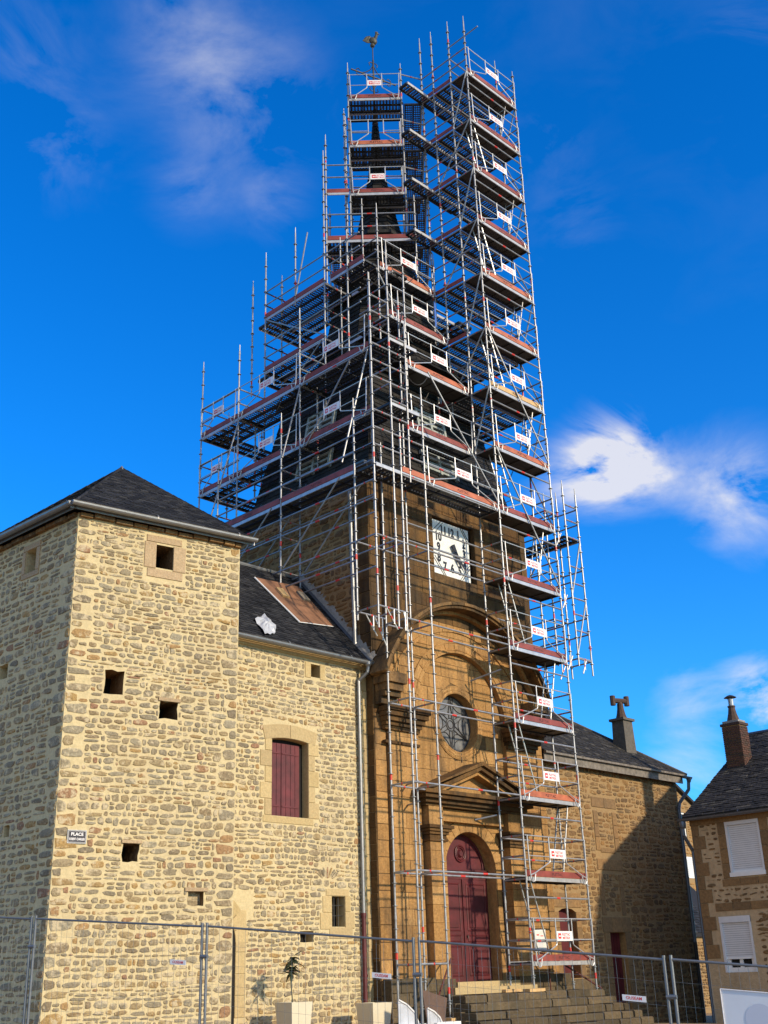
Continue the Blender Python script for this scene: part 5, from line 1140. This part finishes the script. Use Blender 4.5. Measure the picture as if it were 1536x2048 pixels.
# ---------------- facade scaffold
PX1, PX2, PXA, PXC = 18.72, 19.42, 19.71, 20.61
post(scm, PXA, SY1, .75, 14.7, True); post(scm, PXA, SY0, .62, 15.0, True); post(scm, PXC, SY1, 1.17, 19.9, True); post(scm, PXC, SY0, .70, 16.4, True)
post(scm, PX1, SY1, 9.75, 15.7); post(scm, PX1, SY0, 9.4, 19.3); post(scm, PX2, SY0, 9.55, 20.3); post(scm, PX2, SY1, 12.9, 20.0); post(scm, 20.05, SY0, 13.6, 18.2)
for z in (1.83,):
    bar(scm, (PXA, SY0, z), (PXC, SY0, z)); bar(scm, (PXA, SY1, z), (PXC, SY1, z))
for z in (3.83, 5.83, 7.83, 9.83, 11.83, 13.77):
    bar(scm, (PXA, SY0, z), (PXC, SY0, z)); bar(scm, (PXC, SY0, z), (SX0, SY0, z)); bar(scm, (PXA, SY1, z), (PXC, SY1, z)); bar(scm, (PXC, SY1, z), (SX0, SY1, z))
    bar(scm, (PXA, SY0, z), (PXA, SY1, z)); bar(scm, (PXC, SY0, z), (PXC, SY1, z))
for z in (12.33, 12.83): bar(scm, (PXC, SY1, z), (SX0, SY1, z), red=False)
for x in (PXA, PXC): bar(scm, (x, SY0, 1.83), (x, SY1, 1.83))
for z in (6.0, 10.0, 5.5): q = 1; bar(scm, (PXC + .0, SY1, z), (PXC + .12, 19.98, z), 'wall_tie', False)
bar(scm, (SX0 - .05, SY0 + .3, 9.2), (SX0 - .35, 19.95, 9.0), 'wall_tie', False); bar(scm, (SX0 - .1, SY1, 5.4), (SX0 - .5, 19.95, 5.3), 'wall_tie', False)
for z in (9.97, 11.83):
    bar(scm, (PX1, SY0, z), (PX1, SY1, z)); bar(scm, (PX1, SY0, z), (PX2, SY0, z)); bar(scm, (PX2, SY0, z), (PXA, SY0, z), red=False); bar(scm, (PX1, SY1, z), (PXA, SY1, z)); bar(scm, (PX2, SY0, z), (PX2, SY1, z))
def bracket(sc, p, d, l=.66, h=.5):
    p = V(p); d = V(d); q = MB(); r = .020; e = p + d * l; q.path([p + d * .28, e - Z * h], r, m_frame, 6); q.path([e - d * .12, e - d * .12 - Z * (h - .12)], r, m_frame, 6)
    m0 = (p + d * .28).lerp(e - Z * h, .38); m1 = (p + d * .28).lerp(e - Z * h, .52); q.tube(m0, m1, r * 1.15, m_red, 6); put('bracket', q.mesh('bracket'), sc)
for y in (SY0, SY1): bracket(scm, (PX1, y, 9.97), XV)
bracket(scm, (PX2 - .1, SY0, 9.97), XV, .45, .6); bracket(scm, (PX1 + .3, SY1, 9.97), XV, .68, .7)
# left side, lower level z 13.83
Yl = [27.35, 25.42, 22.50, SY1]
for y in (22.50, 25.42):
    post(scm, PX1, y, 11.1 if y < 23 else 11.0, 16.4 if y < 23 else 16.0, True); post(scm, PX2, y, 11.15 if y < 23 else 12.0, 20.2, y < 23)
post(scm, PX2, 27.35, 12.4, 20.4)
for z in (11.33, 11.83, 12.83, 13.33, 14.33, 14.83):
    for x in (PX1, PX2):
        bar(scm, (x, SY1, z), (x, 22.5, z)); bar(scm, (x, 22.5, z), (x, 25.42, z))
    for y in (22.5,): bar(scm, (PX1, y, z), (PX2, y, z))
for z in (12.83, 13.33, 14.33, 14.83): bar(scm, (PX1, SY0, z), (PX1, SY1, z)); bar(scm, (PX1, 25.42, z), (PX2, 25.42, z))
bar(scm, (PX1, 22.4, 11.9), (PX1, 20.1, 13.8), 'brace', False); bar(scm, (PX2, 22.3, 11.9), (PX2, 20.0, 13.8), 'brace', False); bar(scm, (PX1, 25.3, 11.9), (PX1, 22.9, 13.8), 'brace', False); bar(scm, (PX2, 25.2, 11.9), (PX2, 22.8, 13.8), 'brace', False)
LY_ = -YV
deck(scm, (PX1, 22.50, LV(6)), LY_, XV, 2.97, .70, 'steel'); deck(scm, (PX1, 25.42, LV(6)), LY_, XV, 2.92, .70, 'steel')
deck(scm, (PX1 + .05, SY0, LV(6)), XV, YV, .95, .70, 'steel', False); deck(scm, (PXA, SY0, LV(6)), XV, YV, .90, .70, 'steel', text=False, toemat=m_toe2); deck(scm, (PXC, SY0, LV(6)), XV, YV, 3.05, .70, 'steel', guard=1, toemat=m_toe2)
for z in (14.33, 14.83): bar(scm, (PXA, SY0, z), (PXC, SY0, z)); bar(scm, (PXC, SY1, z), (SX0, SY1, z))
# corner rails
for i in range(10):
    z = 14.33 + .5 * i
    if i not in (3,): bar(scm, (PX1, SY0, z), (PX2, SY0, z))
    if z < 18.0: bar(scm, (PX2, SY0, z), (20.05, SY0, z))
    if i % 2 == 0: bar(scm, (PX1, SY0, z), (PX1, SY1, z)) if z < 15.8 else bar(scm, (PX1, SY0, z), (PX2, SY1, z))
for z in (16.33, 16.83, 18.33, 18.83): bar(scm, (20.05, SY0 + .05, z), (PXC, SY1, z)); bar(scm, (PX2, SY0, z), (PX2, SY1, z))
# left side upper levels 15.83 and 17.83 with guard frames
for k in (7, 8):
    z = LV(k); W = .70 if k == 7 else 1.03
    deck(scm, (PX2, 27.35, z), LY_, XV, 1.93, W, 'steel', guard=1, text=False); deck(scm, (PX2, 25.42, z), LY_, XV, 2.92, W, 'steel', guard=1, text=k == 7); deck(scm, (PX2, 22.50, z), LY_, XV, 2.92, W, 'steel', guard=1)
    for dz in (.5, 1.0):
        bar(scm, (PX2, 27.35, z + dz), (PX2 + W, 27.35, z + dz)); bar(scm, (PX2, 25.42, z + dz), (PX2, 27.35, z + dz), red=False)
    for y in Yl: bar(scm, (PX2, y, z - .08), (20.45, y, z - .08))
    deck(scm, (PX2 + .3, 27.35, z - .01), XV, -YV, 2.6, .68, 'steel', False); deck(scm, (PX2 + 2.95, 27.35, z - .01), XV, -YV, 2.9, .68, 'steel', False)
    deck(scm, (PX2 - .0, SY0 + .02, z - .02), XV, YV, 1.15, .68, 'steel', False)
    deck(scm, (20.9, 19.58, z), XV, YV, 2.72, .68, 'ply' if k == 8 else 'steel', guard=1, toemat=m_toe2 if k == 8 else m_toe)
    bar(scm, (20.5, 27.35, z), (20.5, 27.35, z + 1.0), red=False)
    deck(scm, (26.55, 21.0, z), YV, -XV, 2.9, .66, 'steel', False)
for y in (25.42, 22.5): post(scm, 20.10, y, 15.2, 17.75); 
post(scm, 20.5, 27.35, 15.3, 18.9); post(scm, 21.9, 27.35, 15.3, 18.9)
bar(scm, (PX2 - .03, 22.45, 17.7), (PX2 - .03, 22.9, 14.4) if False else (PX1, 22.45, 15.2), 'brace', False); bar(scm, (PX2 - .03, 19.6, 17.7), (PX1, 20.0, 14.2), 'brace', False); bar(scm, (PX2 - .03, 25.35, 17.7), (PX1, 25.8, 14.3), 'brace', False)
bar(scm, (PX2 - .03, 22.2, 15.7), (PX2 - .03, 20.3, 17.7), 'brace', False); 
for z in (15.83, 16.33, 16.83, 17.83): bar(scm, (PX2, SY1, z - .06), (PX2, 22.5, z - .06)) if z in (15.83, 17.83) else None
# upper left levels 19.83, 21.83
for y in (25.42, 22.5): post(scm, 20.45, y, 17.0, 24.2 if y > 25 else 26.7); post(scm, 21.15, y, 18.0, 23.6)
post(scm, 20.45, 26.1, 19.2, 23.4); post(scm, 20.45, 23.9, 21.6, 24.4)
post(scm, 20.45, 19.53, 17.0, 21.0) if False else None
for k in (9, 10):
    z = LV(k); W = .70 if k == 9 else 1.05
    deck(scm, (20.45, 25.42, z), LY_, XV, 2.92, W, 'steel', text=False)
    for dz in (.5, 1.0): bar(scm, (20.45, 25.42, z + dz), (20.45, 22.5, z + dz), red=False); bar(scm, (20.45, 25.42, z + dz), (21.15, 25.42, z + dz)); bar(scm, (20.45, 22.5, z + dz), (20.45, 20.9, z + dz), red=False); bar(scm, (20.45, 22.5, z + dz), (21.15, 22.5, z + dz))
    deck(scm, (20.6, 26.0, z - .01), XV, -YV, 2.9, .66, 'steel', False)
    bar(scm, (20.45, 25.42, z - .08), (21.5, 25.42, z - .08)); bar(scm, (20.45, 22.5, z - .08), (21.5, 22.5, z - .08))
    deck(scm, (26.0, 21.2, z), YV, -XV, 2.9, .66, 'steel', False)
bar(scm, (20.45, 23.9, 21.9), (20.45, 23.3, 24.1), 'brace', False)
# front upper levels 19.83 and 21.83
deck(scm, (20.95, 20.25, LV(9)), XV, YV, 2.62, .68, 'steel', guard=1); deck(scm, (21.1, 20.72, LV(10)), XV, YV, 2.5, .68, 'steel', guard=1, toemat=m_toe2)
post(scm, 20.93, 20.25, 17.9, 22.2); post(scm, 21.06, 20.72, 19.2, 23.9); post(scm, 20.93, 19.58, 17.0, 20.9); post(scm, 20.45, 21.45, 18.0, 23.0); post(scm, 23.62, 20.72, 17.9, 23.2)
for k, (x, y) in ((9, (20.93, 20.25)), (10, (21.06, 20.72))):
    for dz in (-.06, .5, 1.0): bar(scm, (x, y, LV(k) + dz), (x, y + 1.2, LV(k) + dz))
deck(scm, (20.5, 22.3, LV(10)), LY_, XV, 1.55, .6, 'steel', text=False)
deck(scm, (21.3, 21.4, LV(9)), XV, YV, 2.2, .66, 'steel', False)
# diagonal spire scaffold
DU, DN = V((.7071068, -.7071068, 0)), V((-.7071068, -.7071068, 0)); DA = V((23.22, 22.76, 0))
dp = lambda u, n_, z: DA + DU * u + DN * n_ + Z * z
def dpost(u, n_, z0, z1): p = dp(u, n_, 0); post(scm, p.x, p.y, z0, z1)
UL0, UR0, ULs, URs = -1.72, 1.18, -.92, .93
dpost(UL0, 1.5, 20.8, 27.9); dpost(UR0, 1.5, 21.9, 25.3); dpost(UL0, -1.3, 22.5, 27.0)
dpost(ULs, 1.3, 22.6, 31.2); dpost(URs, 1.3, 24.2, 31.1); dpost(ULs - .12, 1.1, 22.0, 29.0); dpost(ULs, -1.5, 23, 31.5); dpost(URs, -1.7, 23, 31.3); dpost(1.68, -1.8, 23, 31.0); dpost(ULs - .2, -.3, 22.2, 30.6); dpost(1.68, 1.0, 24, 30.2); dpost(-.55, 1.52, 21.3, 25.2)
deck(scm, dp(UL0, 1.5, LV(11)), DU, -DN, 2.9, .68, 'steel', text=False)
for dz in (.5, 1.0): bar(scm, dp(UL0, 1.5, LV(11) + dz), dp(UR0, 1.5, LV(11) + dz)); bar(scm, dp(UL0, 1.5, LV(11) + dz), dp(UL0, -1.3, LV(11) + dz))
for dz in (.5, 1.0): bar(scm, dp(UL0, 1.5, LV(12) + dz), dp(ULs, 1.5, LV(12) + dz), red=False)
for k in (11, 12):
    # side platforms running away from the viewer
    deck(scm, dp(UL0, -1.6, LV(k) - .01), -DN, DU, 2.9, .68, 'steel', False) if k == 11 else deck(scm, dp(UL0, -1.6, LV(k)), -DN, DU, 2.9, .68, 'steel', False)
q = MB(); T = Matrix(((DU.x, -DN.x, 0, 0), (DU.y, -DN.y, 0, 0), (0, 0, 1, 0), (0, 0, 0, 1))); c_ = dp(UL0, 1.35, LV(12)); q.box((0, 0, 0), (.76, .02, .15), m_toe, Matrix.Translation(c_) @ T); q.box((0, 0, -.09), (.76, .03, -.005), m_frame, Matrix.Translation(c_) @ T); put('toe_board', q.mesh('toe_board'), scm)
for k in (12, 13, 14):
    z = LV(k)
    deck(scm, dp(ULs, 1.3, z), DU, -DN, 1.85, .66, 'steel', guard=1, toemat=m_toe2 if k == 13 else m_toe, sign=(k != 13))
    deck(scm, dp(ULs, .60, z - .01), DU, -DN, 1.85, .4, 'steel', False)
    deck(scm, dp(ULs, -1.1, z), DU, -DN, 1.85, .66, 'steel', False)
    deck(scm, dp(URs + .06, -1.9, z), -DN, DU, 2.9, .66, 'steel', False) if False else deck(scm, dp(URs + .05, 1.0, z), DN * -1, DU, 2.9, .66, 'steel', False) if False else None
    # right-hand platform: length runs backwards from the front edge
    o = dp(1.66, 1.0, z); deck(scm, o, -DN, -DU, 2.9, .66, 'steel', False)
    for dz in (.5, 1.0):
        bar(scm, dp(ULs, 1.3, z + dz), dp(ULs, -1.5, z + dz), red=False); bar(scm, dp(1.68, 1.0, z + dz), dp(1.68, -1.8, z + dz), red=False); bar(scm, dp(ULs, -1.6, z + dz), dp(1.68, -1.7, z + dz))
        bar(scm, dp(URs, 1.3, z + dz), (SX0, 20.86, z + dz))
    for u in (ULs, URs): bar(scm, dp(u, 1.3, z - .07), dp(u, -1.6, z - .07), red=False)
o = dp(1.66, 1.0, LV(11)); deck(scm, o, -DN, -DU, 2.9, .66, 'steel', False); o = dp(1.5, .6, LV(10)); deck(scm, o, -DN, -DU, 2.9, .66, 'steel', False)
bar(scm, dp(ULs, -1.5, 25.8), dp(ULs, 1.3, 27.7), 'brace', False); bar(scm, dp(ULs, -1.5, 29.7), dp(ULs, 1.3, 27.8), 'brace', False)
for k, x0_ in ((9, 21.2), (10, 21.55)):
    deck(scm, (x0_, 25.42, LV(k) - .01), LY_, XV, 2.92, .66, 'steel', False); deck(scm, (x0_, 22.46, LV(k) - .01), LY_, XV, 1.9, .66, 'steel', False)
deck(scm, (20.95, 20.95, LV(9) - .01), XV, YV, 2.62, .66, 'steel', False); deck(scm, (21.1, 21.42, LV(10) - .01), XV, YV, 2.5, .66, 'steel', False); deck(scm, (23.75, 20.95, LV(9)), XV, YV, 2.4, .66, 'steel', False); deck(scm, (23.75, 21.42, LV(10)), XV, YV, 2.4, .66, 'steel', False)
deck(scm, dp(UL0, .8, LV(11) - .01), DU, -DN, 2.9, .5, 'steel', False); deck(scm, dp(UL0, -1.3, LV(11) - .01), DU, -DN, 2.9, .66, 'steel', False); deck(scm, dp(ULs - .1, -1.3, LV(12) - .01), DU, -DN, 2.3, .66, 'steel', False)
for k in (12, 13, 14): deck(scm, dp(ULs, -1.8, LV(k) - .01), DU, -DN, 2.5, .66, 'steel', False)
for z in (20.33, 20.83, 22.33, 22.83): bar(scm, (PXC, SY1 + .5, z - .5), (23.62, 20.25 if z < 22 else 20.72, z), red=False) if False else bar(scm, (20.93, 20.25 if z < 22 else 20.72, z), (23.62, 20.25 if z < 22 else 20.72, z))
for y in (22.5, 25.42):
    for z in (20.33, 20.83, 22.33, 22.83, 18.33, 18.83): bar(scm, (PX2 if z < 19.5 else 20.45, y, z), (20.45 if z < 19.5 else 22.1, y, z))
bar(scm, (23.62, 20.75, 18.0), (21.0, 20.75, 21.7), 'brace', False); bar(scm, (20.45, 25.4, 18.0), (20.45, 22.6, 19.8), 'brace', False); bar(scm, (20.45, 22.5, 19.9), (20.45, 25.3, 21.7), 'brace', False)
# ---------------- right side cantilever
RX1, RX2 = 26.85, 27.5
post(scm, RX1, SY0, 9.75, 15.4); post(scm, RX2, SY0, 9.55, 15.3); post(scm, RX1, SY1, 9.9, 15.2); post(scm, RX2, SY1, 9.6, 15.4)
post(scm, RX1, 22.5, 9.9, 15.2); post(scm, RX2, 22.5, 10, 15.2)
for z in (10.0, 10.83, 11.33, 12.83, 13.77, 14.33, 14.83):
    bar(scm, (RX1, SY0, z), (RX2, SY0, z)); bar(scm, (RX1, SY1, z), (RX2, SY1, z))
    bar(scm, (RX2, SY0, z - .03), (RX2, SY1, z - .03), red=False)
    if z > 10.5: bar(scm, (RX2, SY1, z), (RX2, 22.5, z), red=False); bar(scm, (RX1, SY1, z), (RX1, 22.5, z), red=False)
for z in (11.83, 12.3, 9.97): bar(scm, (RX1, SY1, z), (RX1, 22.5, z), red=False); bar(scm, (RX1, SY0, z), (RX1, SY1, z)); bar(scm, (RX1, SY0, z), (RX2, SY0, z))
bracket(scm, (RX2 + .02, SY0, 10.0), -XV, .5, .45); bracket(scm, (RX2, SY1, 10.0), -XV, .6, .5); bracket(scm, (RX1 + .02, SY0, 11.85), -XV, .55, .45); bracket(scm, (RX1, SY0, 13.8), -XV, .55, .45); bracket(scm, (RX1, SY0, 10.0), -XV, .55, .45)
bar(scm, (RX2, SY0, 13.7), (RX1, SY0, 11.9), 'brace', False); bar(scm, (RX2, SY0, 11.8), (RX1, SY0, 10.1), 'brace', False); bar(scm, (RX1, 19.6, 13.7), (RX1, 22.4, 10.2), 'brace', False)
deck(scm, (RX2, SY0 + .05, LV(6)), YV, -XV, 3.0, .66, 'steel', False); deck(scm, (RX2, 22.5, LV(6)), YV, -XV, 2.9, .66, 'steel', False)
q = MB(); 
for y in (18.72, 18.78): pass
q = MB().box((20.45, 18.62, .62), (21.0, 18.90, .70), m_beam); o = put('sole_board', q.mesh('sole_board')); tag(o, 'fresh timber sole board at the foot of the steps beside the brown panel', 'timber board')

# ================================================================== FENCE
FP = [V((9.99, 18.34, 0)), V((11.04, 15.03, 0)), V((12.17, 11.67, 0)), V((13.23, 8.37, 0))]; ZT = [2.68, 2.41, 2.06, 1.71]
FP = [FP[0] * 2 - FP[1]] + FP + [FP[3] * 2 - FP[2]]; ZT = [2.95] + ZT + [1.36]
fl = ['leftmost mesh fence panel in front of the shaded side of the stone tower', 'mesh fence panel standing in front of the left stone tower', 'mesh fence panel in front of the planters and the wing house', 'mesh fence panel in front of the steps and the maroon doors', 'rightmost mesh fence panel, with a white banner tied on it']
for i in range(5):
    a, b = FP[i], FP[i + 1]; d = (b - a).normalized(); n_ = V((d.y, -d.x, 0)); a = a + d * .045; b = b - d * .045; za, zb = ZT[i] + (.0), ZT[i + 1]
    L_ = (b - a).length; t = thing('fence_panel', (a.x, a.y, za - 2), fl[i], 'fence', 'construction fence panels')
    P_ = lambda u, h: a + d * u + Z * (za + (zb - za) * u / L_ - 2.0 + h)
    q = MB(); q.tube(P_(0, 0), P_(0, 2.03), .021, m_fence, 8); put('upright', q.mesh('upright'), t); q = MB(); q.tube(P_(L_, 0), P_(L_, 2.03), .021, m_fence, 8); put('upright', q.mesh('upright'), t)
    for h in (.12, 1.98): q = MB(); q.tube(P_(0, h), P_(L_, h), .016, m_fence, 8); put('rail', q.mesh('rail'), t)
    q = MB(); k = 1
    while k * .115 < L_ - .05: q.tube(P_(k * .115, .12), P_(k * .115, 1.98), .0018, m_wire, 4, cap=False); k += 1
    for h in (.35, .62, .9, 1.17, 1.45, 1.72): q.tube(P_(0, h), P_(L_, h), .0019, m_wire, 4, cap=False)
    put('wire_mesh', q.mesh('wire_mesh'), t, kind='stuff')
    q = MB(); q.tube(P_(L_, 1.55) + d * -.02, P_(L_, 1.55) + d * .11, .03, m_fence, 8); put('coupler', q.mesh('coupler'), t)
    us = {1: 2.95, 2: 2.95, 3: 2.95}.get(i)
    if us:
        fr = Frame(P_(us, 1.50 if i != 1 else 1.45), (d + Z * (zb - za) / L_), Z, n_ * -1 if n_.dot(CAM - a) < 0 else n_)
        if fr.u.cross(fr.v).dot(fr.n) < 0: fr.u = fr.u
        q = MB(); T = fr.mat(0, 0, 0); q.box((-.15, -.035, .004), (.15, .035, .010), m_signw, T); addtext(q, fr, 'OUSEAM', 0, 0, .012, .052, m_signr, 1.0); put('name_plate', q.mesh('name_plate'), t)
a, b = FP[4], FP[5]; d = (b - a).normalized(); n_ = V((d.y, -d.x, 0)); n_ = n_ if n_.dot(CAM - a) > 0 else -n_
FRb = Frame(a + d * .62 + n_ * .06, d, Z, n_); q = MB(); vs = [FRb.p(u, z) for u, z in ((0, .30), (2.6, .05), (2.6, 1.08), (0, 1.34))]; q.prism(vs, n_ * .012, m_banner)
for (u0_, z0_, r) in ((.42, 1.0, .17), (1.35, .95, .17)): q.add([FRb.p(x, z, .016) for x, z in arc(u0_, z0_, r, 0, 2 * math.pi, 20)[:-1]], [tuple(range(20))], m_banner2)
q.add([FRb.p(.76, .80, .016), FRb.p(1.02, .80, .016), FRb.p(.89, 1.12, .016)], [(0, 1, 2)], m_clock)
q.tube(FRb.p(0, .30, .02), FRb.p(0, 1.34, .02), .006, m_signw, 5); q.tube(FRb.p(0, 1.34, .02), FRb.p(2.6, 1.08, .02), .006, m_signw, 5)
tag(put('banner', q.mesh('banner')), 'pale blue white banner sheet hung on the rightmost fence panel', 'banner')

# ================================================================== PLANTERS, PLANT, LOOSE ITEMS
def planter(x0, x1, y0, y1, zt, label):
    t = thing('planter', ((x0 + x1) / 2, (y0 + y1) / 2, zt - .62), label, 'planter', 'cream planters along the wing wall')
    q = MB(); k = .05; n = 2
    lo_ = [(x0 + k, y0 + k), (x1 - k, y0 + k), (x1 - k, y1 - k), (x0 + k, y1 - k)]; hi_ = [(x0, y0), (x1, y0), (x1, y1), (x0, y1)]
    q.add([V((a, b, zt - .65)) for a, b in lo_] + [V((a, b, zt)) for a, b in hi_] + [V((a, b, zt)) for a, b in [(x0 + .04, y0 + .04), (x1 - .04, y0 + .04), (x1 - .04, y1 - .04), (x0 + .04, y1 - .04)]] + [V((a, b, zt - .06)) for a, b in [(x0 + .04, y0 + .04), (x1 - .04, y0 + .04), (x1 - .04, y1 - .04), (x0 + .04, y1 - .04)]],
          [(i, (i + 1) % 4, 4 + (i + 1) % 4, 4 + i) for i in range(4)] + [(4 + i, 4 + (i + 1) % 4, 8 + (i + 1) % 4, 8 + i) for i in range(4)] + [(8 + i, 8 + (i + 1) % 4, 12 + (i + 1) % 4, 12 + i) for i in range(4)], m_planter)
    put('box', q.mesh('planter_box'), t); put('soil', MB().box((x0 + .05, y0 + .05, zt - .12), (x1 - .05, y1 - .05, zt - .05), m_planterin).mesh('soil'), t)
planter(16.30, 16.86, 19.18, 19.72, 1.17, 'cream planter holding a small dark leafy sapling, against the wing wall')
planter(18.58, 19.16, 19.18, 19.72, 1.08, 'cream planter without a plant beside the maroon downpipe')
pt = thing('sapling', (16.55, 19.45, 1.1), 'thin sapling with a tuft of dark drooping leaves growing in the cream planter', 'plant')
q = MB(); sp = [V((16.55, 19.45, 1.08)), V((16.53, 19.45, 1.35)), V((16.50, 19.45, 1.6)), V((16.53, 19.45, 1.8)), V((16.57, 19.45, 2.02))]; q.path(sp, .012, m_leaf, 5); put('stem', q.mesh('stem'), pt)
rl = random.Random(9)
def leafm(c, d, l, wd, dr):
    q = MB(); d = d.normalized(); s_ = d.cross(Z); s_ = s_.normalized() if s_.length > .1 else V((1, 0, 0)); pts = []
    for i in range(5):
        t = i / 4; p = c + d * l * t - Z * dr * t * t; w_ = wd * math.sin(math.pi * min(.97, t + .08)) ; pts += [p - s_ * w_ - Z * w_ * .25, p, p + s_ * w_ - Z * w_ * .25]
    q.add(pts, [f for i in range(4) for f in ((3 * i, 3 * i + 1, 3 * i + 4, 3 * i + 3), (3 * i + 1, 3 * i + 2, 3 * i + 5, 3 * i + 4))], m_leaf); return q
for i in range(60):
    c = sp[3 if i < 34 else 4] + Z * rl.uniform(-.12, .05) if i < 52 else sp[0] + Z * .06; t = rl.uniform(0, 6.28)
    put('leaf', leafm(c, V((math.cos(t), math.sin(t), rl.uniform(-.1, .9))), rl.uniform(.16, .30), rl.uniform(.035, .065), rl.uniform(.06, .25)).mesh('leaf'), pt)
q = MB().prism([V((19.10, 18.2, 1.32)), V((19.86, 18.18, 1.13)), V((19.62, 18.1, .45)), V((19.16, 18.1, .5))], V((0, .025, 0)), m_brown); tag(put('brown_panel', q.mesh('brown_panel')), 'dark brown board leaning askew by the left end of the church steps', 'board')
def scoop(x, z, y, lab, s=1.0):
    q = MB(); pts = [V((x, y, z)), V((x + .22 * s, y - .03, z - .10 * s)), V((x + .42 * s, y - .05, z - .26 * s)), V((x + .55 * s, y - .05, z - .50 * s)), V((x, y, z - .52 * s))]; q.prism(pts, V((0, .02, 0)), m_tarp)
    for a, b in zip(pts[:3], pts[1:4]): q.tube(a - YV * .01, b - YV * .01, .016, m_white, 6)
    tag(put('metal_offcut', q.mesh('metal_offcut')), lab, 'sheet offcut')
scoop(18.42, 1.14, 18.25, 'white curved sheet offcut propped left of the dark brown board'); scoop(18.98, .96, 17.95, 'smaller white curved sheet offcut in front of the dark brown board', .75)
q = MB(); q.box((18.2, 18.0, .58), (19.0, 18.35, .66), m_white); q.box((19.15, 17.85, .58), (19.9, 18.15, .67), m_white); q.box((18.3, 18.02, .50), (19.8, 18.3, .575), m_wood); tag(put('sheet_stack', q.mesh('sheet_stack')), 'low stack of white sheets and boards on the ground by the church steps', 'sheet stack')

# hanging cables and straps on the scaffold
m_blue = simple('blue_strap', (.03, .12, .45), .6, 0, .1, 8, 0)
def sag(a, b, dz, r, mat, name):
    a = V(a); b = V(b); q = MB(); pts = [a.lerp(b, i / 10) - Z * dz * 4 * (i / 10) * (1 - i / 10) for i in range(11)]; q.path(pts, r, mat, 5); put(name, q.mesh(name), scm)
for a, b, dz in (((19.4, 25.3, 17.7), (19.5, 23.4, 17.7), .7), ((19.45, 26.9, 15.75), (19.5, 25.6, 15.75), .5), ((20.6, 19.5, 17.7), (21.8, 19.6, 17.7), .45), ((21.0, 20.2, 21.7), (22.2, 20.3, 21.7), .5), ((20.45, 24.9, 21.7), (20.5, 23.6, 21.7), .5), ((23.7, 20.8, 19.8), (22.8, 20.8, 17.7), .4), ((24.2, 19.6, 15.8), (25.5, 19.6, 15.8), .6)): sag(a, b, dz, .014, m_iron, 'cable')
q = MB(); q.box((22.92, 20.16, 20.15), (22.99, 20.17, 21.0), m_blue); put('strap', q.mesh('strap'), scm)
q = MB(); q.box((20.43, 22.53, 20.9), (20.48, 22.54, 21.25), m_blue); put('strap', q.mesh('strap'), scm)
